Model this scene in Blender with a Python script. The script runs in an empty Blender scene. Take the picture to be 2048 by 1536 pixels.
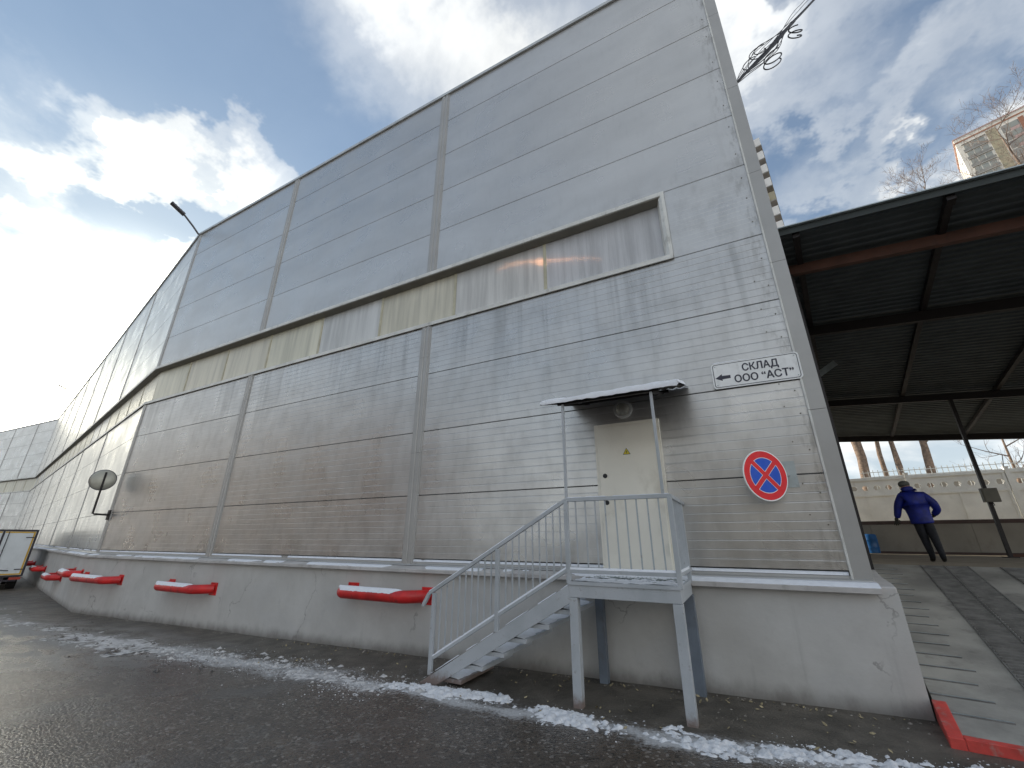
import bpy, bmesh, math, random
from mathutils import Vector, Matrix, noise
random.seed(7)
R_ = math.radians
scene = bpy.context.scene
COL = scene.collection

# ------------------------------------------------------------------ camera
cam_d = bpy.data.cameras.new('camera'); cam = bpy.data.objects.new('camera', cam_d); COL.objects.link(cam)
cam_d.sensor_width = 36.0; cam_d.lens = 831.34/2048*36.0
cam_d.clip_start = 0.05; cam_d.clip_end = 3000
M = Matrix(((0.88593629, 0.16060969, 0.43511081, -1.13285),
            (0.46380249, -0.31090242, -0.82959444, -6.01014),
            (0.0020361, 0.9367733, -0.34993091, 0.43929),
            (0, 0, 0, 1)))
cam.matrix_world = M
scene.camera = cam

# ------------------------------------------------------------------ world
SUN_EL, SUN_AZ = 16.0, 163.0          # azimuth counter-clockwise from +X
SKY_S = 0.085
w = bpy.data.worlds.new('World'); scene.world = w; w.use_nodes = True
nt = w.node_tree; nt.nodes.clear()
def N(t, typ, **kw):
    n = t.nodes.new(typ)
    for k, v in kw.items(): setattr(n, k, v)
    return n
def math_n(t, op, a, b=None, c=None, clamp=False):
    n = t.nodes.new('ShaderNodeMath'); n.operation = op; n.use_clamp = clamp
    for i, v in enumerate((a, b, c)):
        if v is None: continue
        if isinstance(v, (int, float)): n.inputs[i].default_value = v
        else: t.links.new(v, n.inputs[i])
    return n.outputs[0]
def vmath(t, op, a, b=None, scale=None):
    n = t.nodes.new('ShaderNodeVectorMath'); n.operation = op
    for i, v in enumerate((a, b)):
        if v is None: continue
        if isinstance(v, (tuple, list, Vector)): n.inputs[i].default_value = v
        else: t.links.new(v, n.inputs[i])
    if scale is not None:
        if isinstance(scale, (int, float)): n.inputs['Scale'].default_value = scale
        else: t.links.new(scale, n.inputs['Scale'])
    return n.outputs['Value'] if op in ('DOT_PRODUCT', 'LENGTH', 'DISTANCE') else n.outputs[0]
def noise_n(t, vec, scale, detail=4, rough=.55, dist=0.0, lac=2.0):
    n = N(t, 'ShaderNodeTexNoise'); n.inputs['Scale'].default_value = scale
    n.inputs['Detail'].default_value = detail; n.inputs['Roughness'].default_value = rough
    n.inputs['Distortion'].default_value = dist; n.inputs['Lacunarity'].default_value = lac
    t.links.new(vec, n.inputs['Vector']); return n.outputs['Fac']
def ramp(t, fac, stops, interp='LINEAR'):
    n = N(t, 'ShaderNodeValToRGB'); n.color_ramp.interpolation = interp
    e = n.color_ramp.elements
    while len(e) < len(stops): e.new(.5)
    for i, (p, c) in enumerate(stops):
        e[i].position = p; e[i].color = (c, c, c, 1) if isinstance(c, (int, float)) else (*c, 1)
    t.links.new(fac, n.inputs[0]); return n.outputs[0]
def mapr(t, v, a, b, c=0., d=1., smooth=True):
    n = N(t, 'ShaderNodeMapRange'); n.interpolation_type = 'SMOOTHSTEP' if smooth else 'LINEAR'
    t.links.new(v, n.inputs[0])
    for i, x in enumerate((a, b, c, d)): n.inputs[1+i].default_value = x
    return n.outputs[0]
def mixc(t, fac, a, b, mode='MIX'):
    n = N(t, 'ShaderNodeMix', data_type='RGBA', blend_type=mode)
    for s, v in ((0, fac), (6, a), (7, b)):
        if isinstance(v, (int, float)): n.inputs[s].default_value = v if s == 0 else (v, v, v, 1)
        elif isinstance(v, tuple): n.inputs[s].default_value = (*v, 1)
        else: t.links.new(v, n.inputs[s])
    return n.outputs[2]
def combine(t, x, y, z):
    n = N(t, 'ShaderNodeCombineXYZ')
    for i, v in enumerate((x, y, z)):
        if isinstance(v, (int, float)): n.inputs[i].default_value = v
        else: t.links.new(v, n.inputs[i])
    return n.outputs[0]

sky = N(nt, 'ShaderNodeTexSky', sky_type='NISHITA', sun_disc=False)
sky.sun_elevation = R_(SUN_EL); sky.sun_rotation = R_(90.0-SUN_AZ)
sky.air_density = 1.0; sky.dust_density = .7; sky.ozone_density = 1.6; sky.altitude = 150
tc = N(nt, 'ShaderNodeTexCoord'); D = tc.outputs['Generated']
sep = N(nt, 'ShaderNodeSeparateXYZ'); nt.links.new(D, sep.inputs[0])
zc = math_n(nt, 'MAXIMUM', sep.outputs[2], 0.0)
den = math_n(nt, 'ADD', zc, 0.28)
px_ = math_n(nt, 'DIVIDE', sep.outputs[0], den); py_ = math_n(nt, 'DIVIDE', sep.outputs[1], den)
P = combine(nt, px_, py_, 0.0)
OFF = (1.3, 0.4, 0.0)
big = noise_n(nt, vmath(nt, 'ADD', P, OFF), 1.15, 3, .5, .4)
fine = noise_n(nt, vmath(nt, 'ADD', P, (4.4, 2.1, 0.4)), 2.6, 9, .56, .35)
cl = math_n(nt, 'ADD', math_n(nt, 'MULTIPLY', big, .5), math_n(nt, 'MULTIPLY', fine, .5))
# cloudier towards the horizon and towards the sun
sund = Vector((math.cos(R_(SUN_EL))*math.cos(R_(SUN_AZ)), math.cos(R_(SUN_EL))*math.sin(R_(SUN_AZ)), math.sin(R_(SUN_EL))))
sdot = vmath(nt, 'DOT_PRODUCT', D, tuple(sund))
glow = mapr(nt, sdot, .86, 1.0)
halo = math_n(nt, 'POWER', mapr(nt, sdot, .962, 1.0, 0, 1, False), 1.6)
hor = mapr(nt, zc, .40, .22)
wn = N(nt, 'ShaderNodeTexNoise'); wn.inputs['Scale'].default_value = 3.2; wn.inputs['Detail'].default_value = 6; wn.inputs['Roughness'].default_value = .6
nt.links.new(P, wn.inputs['Vector'])
DW_ = vmath(nt, 'ADD', D, vmath(nt, 'SCALE', vmath(nt, 'SUBTRACT', wn.outputs['Color'], (.5, .5, .5)), scale=.17))
def bank(v, lo, hi, amt):
    v = Vector(v).normalized(); d = vmath(nt, 'DOT_PRODUCT', DW_, tuple(v))
    return math_n(nt, 'MULTIPLY', mapr(nt, d, lo, hi), amt)
BANKS = [((-.247, .42, .874), .92, .99, .12), ((-.40, .42, .82), .97, .998, .10), ((-.805, .073, .588), .978, .999, .13), ((.0, .5, .86), .95, .99, .09),
         ((-.776, .224, .59), .984, .9995, .15), ((-.77, .303, .562), .984, .9995, .18), ((-.849, .216, .483), .995, .9995, .08),
         ((-.76, .16, .63), .84, .98, -.16), ((-.693, .231, .683), .94, .995, -.07), ((.15, .64, .75), .965, .995, .14),
         ((.28, .72, .636), .985, .999, .10), ((.357, .748, .559), .985, .999, .08), ((.423, .668, .613), .985, .999, .13),
         ((.307, .63, .713), .982, .999, -.15), ((.227, .676, .701), .988, .999, -.10), ((.228, .784, .577), .988, .999, -.12), ((.392, .64, .661), .99, .999, -.06)]
anti = mapr(nt, sdot, .10, -.75)          # front-lit clouds opposite the sun, mostly unseen; added brightness lights the walls
acc = math_n(nt, 'ADD', math_n(nt, 'ADD', cl, math_n(nt, 'MULTIPLY', anti, .14)), math_n(nt, 'ADD', math_n(nt, 'MULTIPLY', hor, .20), math_n(nt, 'MULTIPLY', halo, .20)))
for b in BANKS: acc = math_n(nt, 'ADD', acc, bank(*b))
mask = mapr(nt, acc, .46, .78)
veil = mapr(nt, acc, .36, .62, .12, .46)
mask = math_n(nt, 'MAXIMUM', mask, veil)
shade = mapr(nt, fine, .35, .65, .54, .68)
ccol = mixc(nt, glow, (.93, .95, .95), (1.0, .95, .78))
cb = math_n(nt, 'ADD', shade, math_n(nt, 'ADD', math_n(nt, 'MULTIPLY', glow, .55), math_n(nt, 'MULTIPLY', halo, 6.5)))
cb = math_n(nt, 'ADD', cb, math_n(nt, 'ADD', math_n(nt, 'MULTIPLY', hor, .05), math_n(nt, 'MULTIPLY', anti, .32)))
ccol = vmath(nt, 'SCALE', ccol, scale=cb)
bg1 = N(nt, 'ShaderNodeBackground'); bg1.inputs[1].default_value = SKY_S; 
den_ = vmath(nt, 'ADD', vmath(nt, 'SCALE', sky.outputs[0], scale=.16), (1, 1, 1))
nt.links.new(vmath(nt, 'MULTIPLY', vmath(nt, 'DIVIDE', sky.outputs[0], den_), (1.02, 1.33, 1.60)), bg1.inputs[0])     # sky highlights compressed so the aureole does not burn out, then tinted bluer
bg2 = N(nt, 'ShaderNodeBackground'); bg2.inputs[1].default_value = 1.0; nt.links.new(ccol, bg2.inputs[0])
mx = N(nt, 'ShaderNodeMixShader'); nt.links.new(mask, mx.inputs[0]); nt.links.new(bg1.outputs[0], mx.inputs[1]); nt.links.new(bg2.outputs[0], mx.inputs[2])
wo = N(nt, 'ShaderNodeOutputWorld'); nt.links.new(mx.outputs[0], wo.inputs[0])

sd = bpy.data.lights.new('sun', 'SUN'); sd.energy = 3.2; sd.angle = R_(1.0); sd.color = (1.0, .90, .76)
so = bpy.data.objects.new('sun', sd); COL.objects.link(so)
so.rotation_euler = sund.to_track_quat('Z', 'Y').to_euler()

scene.view_settings.view_transform = 'Standard'; scene.view_settings.look = 'None'
scene.view_settings.gamma = 1.0; scene.view_settings.exposure = 0.85; scene.view_settings.use_curve_mapping = False
scene.cycles.max_bounces = 6; scene.cycles.diffuse_bounces = 3; scene.cycles.glossy_bounces = 3
scene.cycles.sample_clamp_indirect = 6.0

# ------------------------------------------------------------------ materials
MATS = {}
def newmat(name):
    m = bpy.data.materials.new(name); m.use_nodes = True; t = m.node_tree
    b = t.nodes['Principled BSDF']; MATS[name] = m
    g = N(t, 'ShaderNodeNewGeometry'); return m, t, b, g.outputs['Position']
def bump(t, b, h, strength=.3, dist=.01):
    n = N(t, 'ShaderNodeBump'); n.inputs['Strength'].default_value = strength; n.inputs['Distance'].default_value = dist
    t.links.new(h, n.inputs['Height']); t.links.new(n.outputs[0], b.inputs['Normal'])
def simple(name, col, rough=.6, metal=0.0, var=.12, scale=3.0, bmp=0.0, bscale=60, dirt=None, spec=None, dirtamt=.5):
    m, t, b, p = newmat(name)
    n1 = noise_n(t, p, scale, 5, .6)
    lo = tuple(c*(1-var) for c in col); hi = tuple(min(1, c*(1+var)) for c in col)
    c = mixc(t, mapr(t, n1, .3, .7), lo, hi)
    if dirt:
        n2 = noise_n(t, vmath(t, 'MULTIPLY', p, (1, 1, .5)), scale*2.3, 7, .65)
        c = mixc(t, mapr(t, n2, .52, .75, 0, dirtamt), c, dirt)
    t.links.new(c, b.inputs['Base Color'])
    b.inputs['Metallic'].default_value = metal
    rr = mapr(t, noise_n(t, p, scale*4, 3), .3, .7, rough*.88, min(1, rough*1.12)); t.links.new(rr, b.inputs['Roughness'])
    if spec is not None: b.inputs['Specular IOR Level'].default_value = spec
    if bmp: bump(t, b, noise_n(t, p, bscale, 4), bmp, .01)
    return m

def panel_mat(name, col, streak=True, metal=.68, rough=.30):
    m, t, b, p = newmat(name)
    s = N(t, 'ShaderNodeSeparateXYZ'); t.links.new(p, s.inputs[0])
    oi = N(t, 'ShaderNodeObjectInfo')
    base = mixc(t, mapr(t, noise_n(t, vmath(t, 'MULTIPLY', p, (.5, .5, 1.2)), .9, 5, .6), .3, .7), tuple(c*.93 for c in col), tuple(c*1.06 for c in col))
    base = mixc(t, math_n(t, 'MULTIPLY', oi.outputs['Random'], .13), base, (.33, .33, .32))
    blot = noise_n(t, vmath(t, 'MULTIPLY', p, (.35, .35, .8)), 1.3, 6, .62, .5)
    base = mixc(t, mapr(t, blot, .50, .72, 0, .09), base, (.30, .285, .26))
    # grime grain
    g = mapr(t, noise_n(t, vmath(t, 'MULTIPLY', p, (4, 4, 1.0)), 2.5, 4, .55), .5, .8, 0, .10)
    base = mixc(t, g, base, (.24, .235, .22))
    if streak:
        # rain streaks that start at the window sill (z = 4.6 m) and run down
        xv = math_n(t, 'ADD', s.outputs[0], math_n(t, 'MULTIPLY', s.outputs[2], .015))
        sv = combine(t, math_n(t, 'MULTIPLY', xv, 5.0), 0.0, math_n(t, 'MULTIPLY', s.outputs[2], .16))
        st = noise_n(t, sv, 1.0, 4, .62)
        wide = noise_n(t, combine(t, xv, 0.0, 0.0), .55, 2, .5)
        thr = math_n(t, 'ADD', st, math_n(t, 'MULTIPLY', math_n(t, 'SUBTRACT', wide, .5), .55))
        below = mapr(t, s.outputs[2], 2.2, 4.55, 0, 1, False)
        cut = mapr(t, s.outputs[2], 4.60, 4.55)
        rnd = noise_n(t, combine(t, math_n(t, 'MULTIPLY', xv, 5.0), 3.3, 0.0), 1.0, 2, .5)
        reach = math_n(t, 'SUBTRACT', below, math_n(t, 'MULTIPLY', rnd, .7))
        k = math_n(t, 'MULTIPLY', mapr(t, thr, .47, .72), math_n(t, 'MULTIPLY', mapr(t, reach, -.25, .55), cut))
        base = mixc(t, math_n(t, 'MULTIPLY', k, .36), base, (.185, .185, .175))
        # grime above the window head and beside the corner flashing
        ab = math_n(t, 'MULTIPLY', mapr(t, s.outputs[2], 6.35, 5.95), mapr(t, noise_n(t, vmath(t, 'MULTIPLY', p, (2.0, 1, 1)), 2.0, 6, .65), .42, .68))
        base = mixc(t, math_n(t, 'MULTIPLY', ab, .20), base, (.20, .19, .17))
        cg = math_n(t, 'MULTIPLY', mapr(t, s.outputs[0], -.55, -.18), mapr(t, noise_n(t, vmath(t, 'MULTIPLY', p, (2.2, 1, .7)), 3.4, 7, .68), .47, .62))
        base = mixc(t, math_n(t, 'MULTIPLY', cg, .50), base, (.21, .20, .18))
        # splash dirt near the foot of the wall
        ft = math_n(t, 'MULTIPLY', mapr(t, s.outputs[2], .75, .12), mapr(t, noise_n(t, p, 2.2, 6, .6), .35, .7))
        base = mixc(t, math_n(t, 'MULTIPLY', ft, .35), base, (.20, .19, .17))
    t.links.new(base, b.inputs['Base Color'])
    b.inputs['Metallic'].default_value = metal
    rr = mapr(t, noise_n(t, p, 1.3, 2, .5), .3, .7, rough-.04, rough+.06); t.links.new(rr, b.inputs['Roughness'])
    wob = noise_n(t, vmath(t, 'MULTIPLY', p, (.8, .8, 2.0)), .7, 2, .5)
    fin = noise_n(t, p, 90, 3, .6)
    bump(t, b, wob, .4, .02)
    return m
panel_mat('panel', (.585, .58, .565))
panel_mat('panel_trim', (.43, .425, .41), streak=False, metal=.3, rough=.42)
simple('cap', (.55, .57, .57), .4, .35, .12, 2)
simple('frame_white', (.72, .72, .68), .45, .1, .12, 2.5, dirt=(.25, .24, .2), dirtamt=.55)
simple('dark_body', (.05, .05, .05), .8)
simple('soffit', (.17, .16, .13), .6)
def pane_mat(name, col):
    m, t, b, p = newmat(name)
    s = N(t, 'ShaderNodeSeparateXYZ'); t.links.new(p, s.inputs[0])
    sv = combine(t, math_n(t, 'MULTIPLY', s.outputs[0], 5.0), math_n(t, 'MULTIPLY', s.outputs[1], 5.0), math_n(t, 'MULTIPLY', s.outputs[2], .35))
    st = noise_n(t, sv, 1.0, 6, .65)
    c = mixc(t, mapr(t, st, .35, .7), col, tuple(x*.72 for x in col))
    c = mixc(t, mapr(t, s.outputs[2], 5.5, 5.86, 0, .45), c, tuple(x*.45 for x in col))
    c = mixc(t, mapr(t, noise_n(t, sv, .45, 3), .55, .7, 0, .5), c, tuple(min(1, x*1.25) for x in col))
    t.links.new(c, b.inputs['Base Color']); b.inputs['Roughness'].default_value = .3; b.inputs['Metallic'].default_value = .15
    wv = N(t, 'ShaderNodeTexWave', wave_type='BANDS', bands_direction='X'); wv.inputs['Scale'].default_value = 9.0
    wv.inputs['Distortion'].default_value = .0
    t.links.new(p, wv.inputs['Vector'])
    bump(t, b, wv.outputs['Fac'], .35, .004)
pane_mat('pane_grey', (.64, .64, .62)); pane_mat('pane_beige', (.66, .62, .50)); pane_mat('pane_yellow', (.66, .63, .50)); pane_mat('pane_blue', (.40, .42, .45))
simple('pane_joint', (.52, .49, .36), .5, 0, .15, 4)
# plastered plinth
m, t, b, p = newmat('plaster')
n1 = noise_n(t, p, 1.1, 6, .6); n2 = noise_n(t, vmath(t, 'MULTIPLY', p, (1, 1, .6)), 5, 6, .65)
s = N(t, 'ShaderNodeSeparateXYZ'); t.links.new(p, s.inputs[0])
c = mixc(t, mapr(t, n1, .3, .7), (.50, .49, .465), (.58, .57, .545))
c = mixc(t, mapr(t, n2, .55, .75, 0, .30), c, (.36, .36, .35))
pv = N(t, 'ShaderNodeTexVoronoi', feature='DISTANCE_TO_EDGE'); pv.inputs['Scale'].default_value = .55
t.links.new(vmath(t, 'ADD', p, vmath(t, 'SCALE', combine(t, noise_n(t, p, 2.3, 5), 0.0, noise_n(t, p, 2.9, 5)), scale=.8)), pv.inputs['Vector'])
c = mixc(t, math_n(t, 'MULTIPLY', mapr(t, noise_n(t, vmath(t, 'MULTIPLY', p, (.8, 1, .5)), 1.4, 6, .65), .52, .70), .22), c, (.36, .345, .32))
ck = math_n(t, 'MULTIPLY', mapr(t, pv.outputs['Distance'], .008, .001), mapr(t, noise_n(t, p, .9, 3), .50, .60))
c = mixc(t, math_n(t, 'MULTIPLY', ck, .55), c, (.17, .16, .15))
c = mixc(t, mapr(t, noise_n(t, vmath(t, 'MULTIPLY', p, (.6, 1, 1)), 1.6, 2, .4), .58, .61, 0, .16), c, (.52, .52, .52))
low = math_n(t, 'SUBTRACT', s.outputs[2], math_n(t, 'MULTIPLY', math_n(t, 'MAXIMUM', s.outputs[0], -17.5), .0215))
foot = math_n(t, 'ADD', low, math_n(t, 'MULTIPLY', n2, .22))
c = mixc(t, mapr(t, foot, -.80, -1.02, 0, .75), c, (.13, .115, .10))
sv = combine(t, math_n(t, 'MULTIPLY', s.outputs[0], 3.0), 0.0, math_n(t, 'MULTIPLY', s.outputs[2], .3))
c = mixc(t, mapr(t, noise_n(t, sv, 1.0, 5, .6), .58, .75, 0, .35), c, (.22, .22, .21))
t.links.new(c, b.inputs['Base Color']); b.inputs['Roughness'].default_value = .85
bump(t, b, math_n(t, 'ADD', math_n(t, 'MULTIPLY', noise_n(t, p, 3.5, 4), .6), math_n(t, 'MULTIPLY', noise_n(t, p, 140, 3), .08)), .55, .025)
simple('coping', (.52, .50, .48), .8, 0, .12, 2.5, .2, 80, dirt=(.22, .2, .18))
m, t, b, p = newmat('paint_grey')
s = N(t, 'ShaderNodeSeparateXYZ'); t.links.new(p, s.inputs[0])
c = mixc(t, mapr(t, noise_n(t, p, 3.0, 5, .6), .3, .7), (.41, .44, .46), (.49, .515, .54))
c = mixc(t, mapr(t, noise_n(t, p, 14, 6, .7), .60, .68, 0, .55), c, (.26, .25, .24))
c = mixc(t, mapr(t, noise_n(t, p, 38, 4, .65), .70, .73, 0, .8), c, (.20, .10, .06))
low = math_n(t, 'ADD', s.outputs[2], math_n(t, 'MULTIPLY', noise_n(t, p, 22, 5, .65), .18))
c = mixc(t, mapr(t, low, -.93, -1.06, 0, .8), c, (.17, .10, .07))
t.links.new(c, b.inputs['Base Color']); b.inputs['Roughness'].default_value = .45
bump(t, b, noise_n(t, p, 60, 3), .15, .004)
simple('paint_grey_dark', (.16, .19, .23), .5, .1, .15, 3, dirt=(.1, .08, .06))
simple('red_paint', (.60, .022, .022), .38, 0, .22, 3, .2, 40, dirt=(.16, .03, .025), dirtamt=.75)
simple('snow', (.84, .86, .90), .75, 0, .04, 12, .5, 45)
simple('snow_ground', (.76, .77, .79), .85, 0, .10, 14, .6, 60, dirt=(.38, .34, .30), dirtamt=.6)
simple('snow_dirty', (.56, .55, .54), .85, 0, .22, 9, .6, 60, dirt=(.25, .22, .2), dirtamt=.7)
simple('door', (.90, .865, .76), .45, 0, .05, 1.2, dirt=(.46, .41, .31), dirtamt=.45)
simple('black', (.02, .02, .022), .5)
simple('near_black_metal', (.022, .018, .018), .55, .2, .2, 3)
simple('rust_beam', (.13, .060, .042), .7, 0, .25, 2, .1, 40, dirt=(.06, .04, .035), dirtamt=.7)
simple('corrugate', (.085, .10, .105), .5, .4, .15, 2)
simple('green_trim', (.035, .042, .040), .5, .3, .15, 2)
simple('sign_white', (.90, .91, .90), .5, 0, .05, 5, dirt=(.5, .5, .48), dirtamt=.4)
simple('sign_ink', (.03, .03, .05), .4)
simple('sign_red', (.80, .012, .02), .6, 0, .05, 5)
simple('sign_blue', (.004, .085, .58), .6, 0, .05, 5)
simple('galvanised', (.42, .47, .48), .4, .5, .12, 6)
simple('sticker_yellow', (.75, .62, .04), .4)
simple('lamp_glass', (.30, .29, .25), .25, 0, .1, 6, dirt=(.15, .14, .12))
simple('lamp_ring', (.50, .50, .48), .4)
simple('lamp_dark', (.09, .09, .10), .5, .3)
simple('mirror_back', (.42, .41, .35), .35, .2, .12, 3)
simple('concrete', (.34, .325, .29), .85, 0, .28, 1.3, .35, 50, dirt=(.14, .13, .12), dirtamt=.6)
simple('concrete_yard', (.32, .27, .20), .85, 0, .18, 1.6, .3, 50, dirt=(.2, .17, .13), dirtamt=.6)
simple('ramp_rib', (.17, .165, .155), .8, 0, .3, 6, dirt=(.25, .24, .22))
simple('kerb_red', (.60, .070, .055), .7, 0, .2, 5, .3, 40, dirt=(.34, .30, .26), dirtamt=.75)
simple('retaining', (.30, .285, .255), .85, 0, .12, 1.2, .2, 40, dirt=(.2, .18, .15))
simple('retaining_cap', (.09, .06, .055), .7, 0, .2, 3)
simple('fence_white', (.88, .87, .81), .8, 0, .07, 1.5, .25, 30, dirt=(.5, .48, .42), dirtamt=.35)
simple('rail_white', (.60, .60, .56), .6)
simple('bark', (.22, .16, .12), .9, 0, .35, 9, .9, 14, dirt=(.09, .07, .055), dirtamt=.8)
simple('twig', (.20, .155, .13), .9, 0, .2, 9)
simple('tower_cream', (.78, .74, .66), .8, 0, .06, .3)
simple('tower_tan', (.40, .36, .25), .8, 0, .06, .3)
simple('tower_brick', (.36, .17, .11), .85, 0, .12, 1.0)
simple('yard_brick', (.17, .10, .07), .85, 0, .12, 1.0)
simple('tower_grey', (.27, .265, .25), .7, 0, .15, .5)
simple('tower_white', (.80, .79, .76), .8, 0, .06, .4)
simple('tower_rose', (.50, .36, .34), .8, 0, .06, .4)
m, t, b, p = newmat('glass'); b.inputs['Base Color'].default_value = (.33, .34, .31, 1); b.inputs['Roughness'].default_value = .18; b.inputs['Metallic'].default_value = .1
simple('lowbuild', (.30, .27, .22), .85, 0, .12, .5)
simple('jacket', (.003, .012, .19), .62, 0, .35, 7, 1.0, 11)
simple('trousers', (.012, .013, .018), .8, 0, .3, 8, 1.0, 14)
simple('glove', (.045, .045, .035), .9)
simple('hat', (.12, .12, .105), .95, 0, .15, 30, .5, 200)
simple('skin', (.45, .26, .19), .55)
simple('shoe', (.01, .01, .01), .5)
simple('barrel_blue', (.01, .10, .30), .4)
simple('truck_white', (.70, .74, .76), .4, 0, .05, 2, dirt=(.35, .36, .36), dirtamt=.4)
simple('truck_yellow', (.62, .38, .05), .45, 0, .1, 4)
simple('truck_dark', (.035, .03, .04), .5, .1, .2, 4)
simple('truck_light', (.40, .05, .03), .3)
simple('rubber', (.012, .012, .012), .85)
simple('cable', (.012, .010, .014), .6)
simple('leaf', (.36, .30, .18), .8, 0, .45, 22)
simple('stone', (.26, .24, .21), .9, 0, .3, 20)
simple('box_grey', (.17, .16, .13), .6, .2)

# asphalt and soil
m, t, b, p = newmat('ground')
s = N(t, 'ShaderNodeSeparateXYZ'); t.links.new(p, s.inputs[0])
n_big = noise_n(t, p, .55, 5, .6); n_mid = noise_n(t, p, 3.2, 6, .62, .3); n_fine = noise_n(t, p, 55, 4, .65)
vor = N(t, 'ShaderNodeTexVoronoi'); vor.inputs['Scale'].default_value = 42; t.links.new(p, vor.inputs['Vector'])
grain = vor.outputs['Distance']; gcol = N(t, 'ShaderNodeSeparateColor'); t.links.new(vor.outputs['Color'], gcol.inputs[0])
asp = mixc(t, mapr(t, n_mid, .3, .7), (.066, .048, .034), (.105, .080, .060))
asp = mixc(t, mapr(t, gcol.outputs[0], .80, .93, 0, .75), asp, (.26, .235, .21))
asp = mixc(t, mapr(t, gcol.outputs[1], .62, .9, 0, .8), asp, (.022, .017, .013))
asp = mixc(t, mapr(t, n_big, .52, .66, 0, .55), asp, (.10, .098, .095))
asp = mixc(t, mapr(t, noise_n(t, vmath(t, 'MULTIPLY', p, (.35, 1, 1)), .8, 5, .6, .6), .48, .66, 0, .5), asp, (.045, .035, .029))
soil = mixc(t, mapr(t, n_mid, .3, .7), (.052, .044, .032), (.13, .112, .088))
soil = mixc(t, mapr(t, n_fine, .5, .7, 0, .4), soil, (.14, .12, .09))
# soil strip against the wall: y above an uneven line
edge = math_n(t, 'ADD', s.outputs[1], math_n(t, 'MULTIPLY', math_n(t, 'SUBTRACT', noise_n(t, p, 1.3, 6, .6), .5), .9))
sm = mapr(t, edge, -1.50, -1.15)
col = mixc(t, sm, asp, soil)
# dried salt and thin trodden snow film along the strip
bandd = math_n(t, 'ABSOLUTE', math_n(t, 'ADD', math_n(t, 'ADD', s.outputs[1], math_n(t, 'MULTIPLY', math_n(t, 'SUBTRACT', noise_n(t, p, 1.3, 6, .6), .5), .5)), 1.50))
gr1 = noise_n(t, p, 26.0, 6, .75); gr2 = noise_n(t, vmath(t, 'MULTIPLY', p, (.5, 1, 1)), 3.1, 7, .66)
xw = mapr(t, s.outputs[0], -5.2, -6.2); wband = math_n(t, 'ADD', .34, math_n(t, 'MULTIPLY', xw, .30))
cent = math_n(t, 'SUBTRACT', 1.0, math_n(t, 'DIVIDE', bandd, wband))
dens = math_n(t, 'ADD', math_n(t, 'MULTIPLY', cent, .30), math_n(t, 'ADD', math_n(t, 'MULTIPLY', gr1, .55), math_n(t, 'MULTIPLY', gr2, .55)))
film = mapr(t, dens, .66, .86)
far = mapr(t, s.outputs[0], -7.5, -13.0)
bd2 = math_n(t, 'ABSOLUTE', math_n(t, 'ADD', edge, 1.9))
film2 = math_n(t, 'MULTIPLY', math_n(t, 'MULTIPLY', mapr(t, bd2, 1.7, .2), far), mapr(t, math_n(t, 'ADD', noise_n(t, vmath(t, 'MULTIPLY', p, (.45, 1, 1)), 1.9, 8, .66), math_n(t, 'MULTIPLY', math_n(t, 'SUBTRACT', gr1, .5), .5)), .44, .62))
film = math_n(t, 'MAXIMUM', film, film2)
col = mixc(t, math_n(t, 'MULTIPLY', film, .80), col, mixc(t, far, (.60, .60, .60), (.33, .32, .30)))
# fine pale cracks
vc = N(t, 'ShaderNodeTexVoronoi', feature='DISTANCE_TO_EDGE'); vc.inputs['Scale'].default_value = .42
t.links.new(vmath(t, 'ADD', p, vmath(t, 'SCALE', combine(t, n_mid, noise_n(t, p, 4.1, 5), 0.0), scale=.9)), vc.inputs['Vector'])
crk = math_n(t, 'MULTIPLY', mapr(t, vc.outputs['Distance'], .012, .002), mapr(t, noise_n(t, p, 2.1, 3), .5, .62))
col = mixc(t, math_n(t, 'MULTIPLY', crk, .5), col, (.20, .19, .18))
t.links.new(col, b.inputs['Base Color'])
wet = mapr(t, math_n(t, 'ADD', n_big, math_n(t, 'MULTIPLY', n_mid, .35)), .50, .82, .17, .30)
pud = mapr(t, noise_n(t, vmath(t, 'MULTIPLY', p, (.35, 1, 1)), .8, 5, .6, .6), .50, .66)
wet = mixc(t, pud, wet, .27)
rg = mixc(t, sm, wet, .62); rg = mixc(t, film, rg, .8)
t.links.new(rg, b.inputs['Roughness'])
b.inputs['Specular IOR Level'].default_value = .85
hh = math_n(t, 'ADD', math_n(t, 'MULTIPLY', grain, -.55), math_n(t, 'ADD', math_n(t, 'MULTIPLY', noise_n(t, p, 160, 3, .6), .25), math_n(t, 'MULTIPLY', n_mid, .22)))
bump(t, b, hh, .75, .014)

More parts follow.
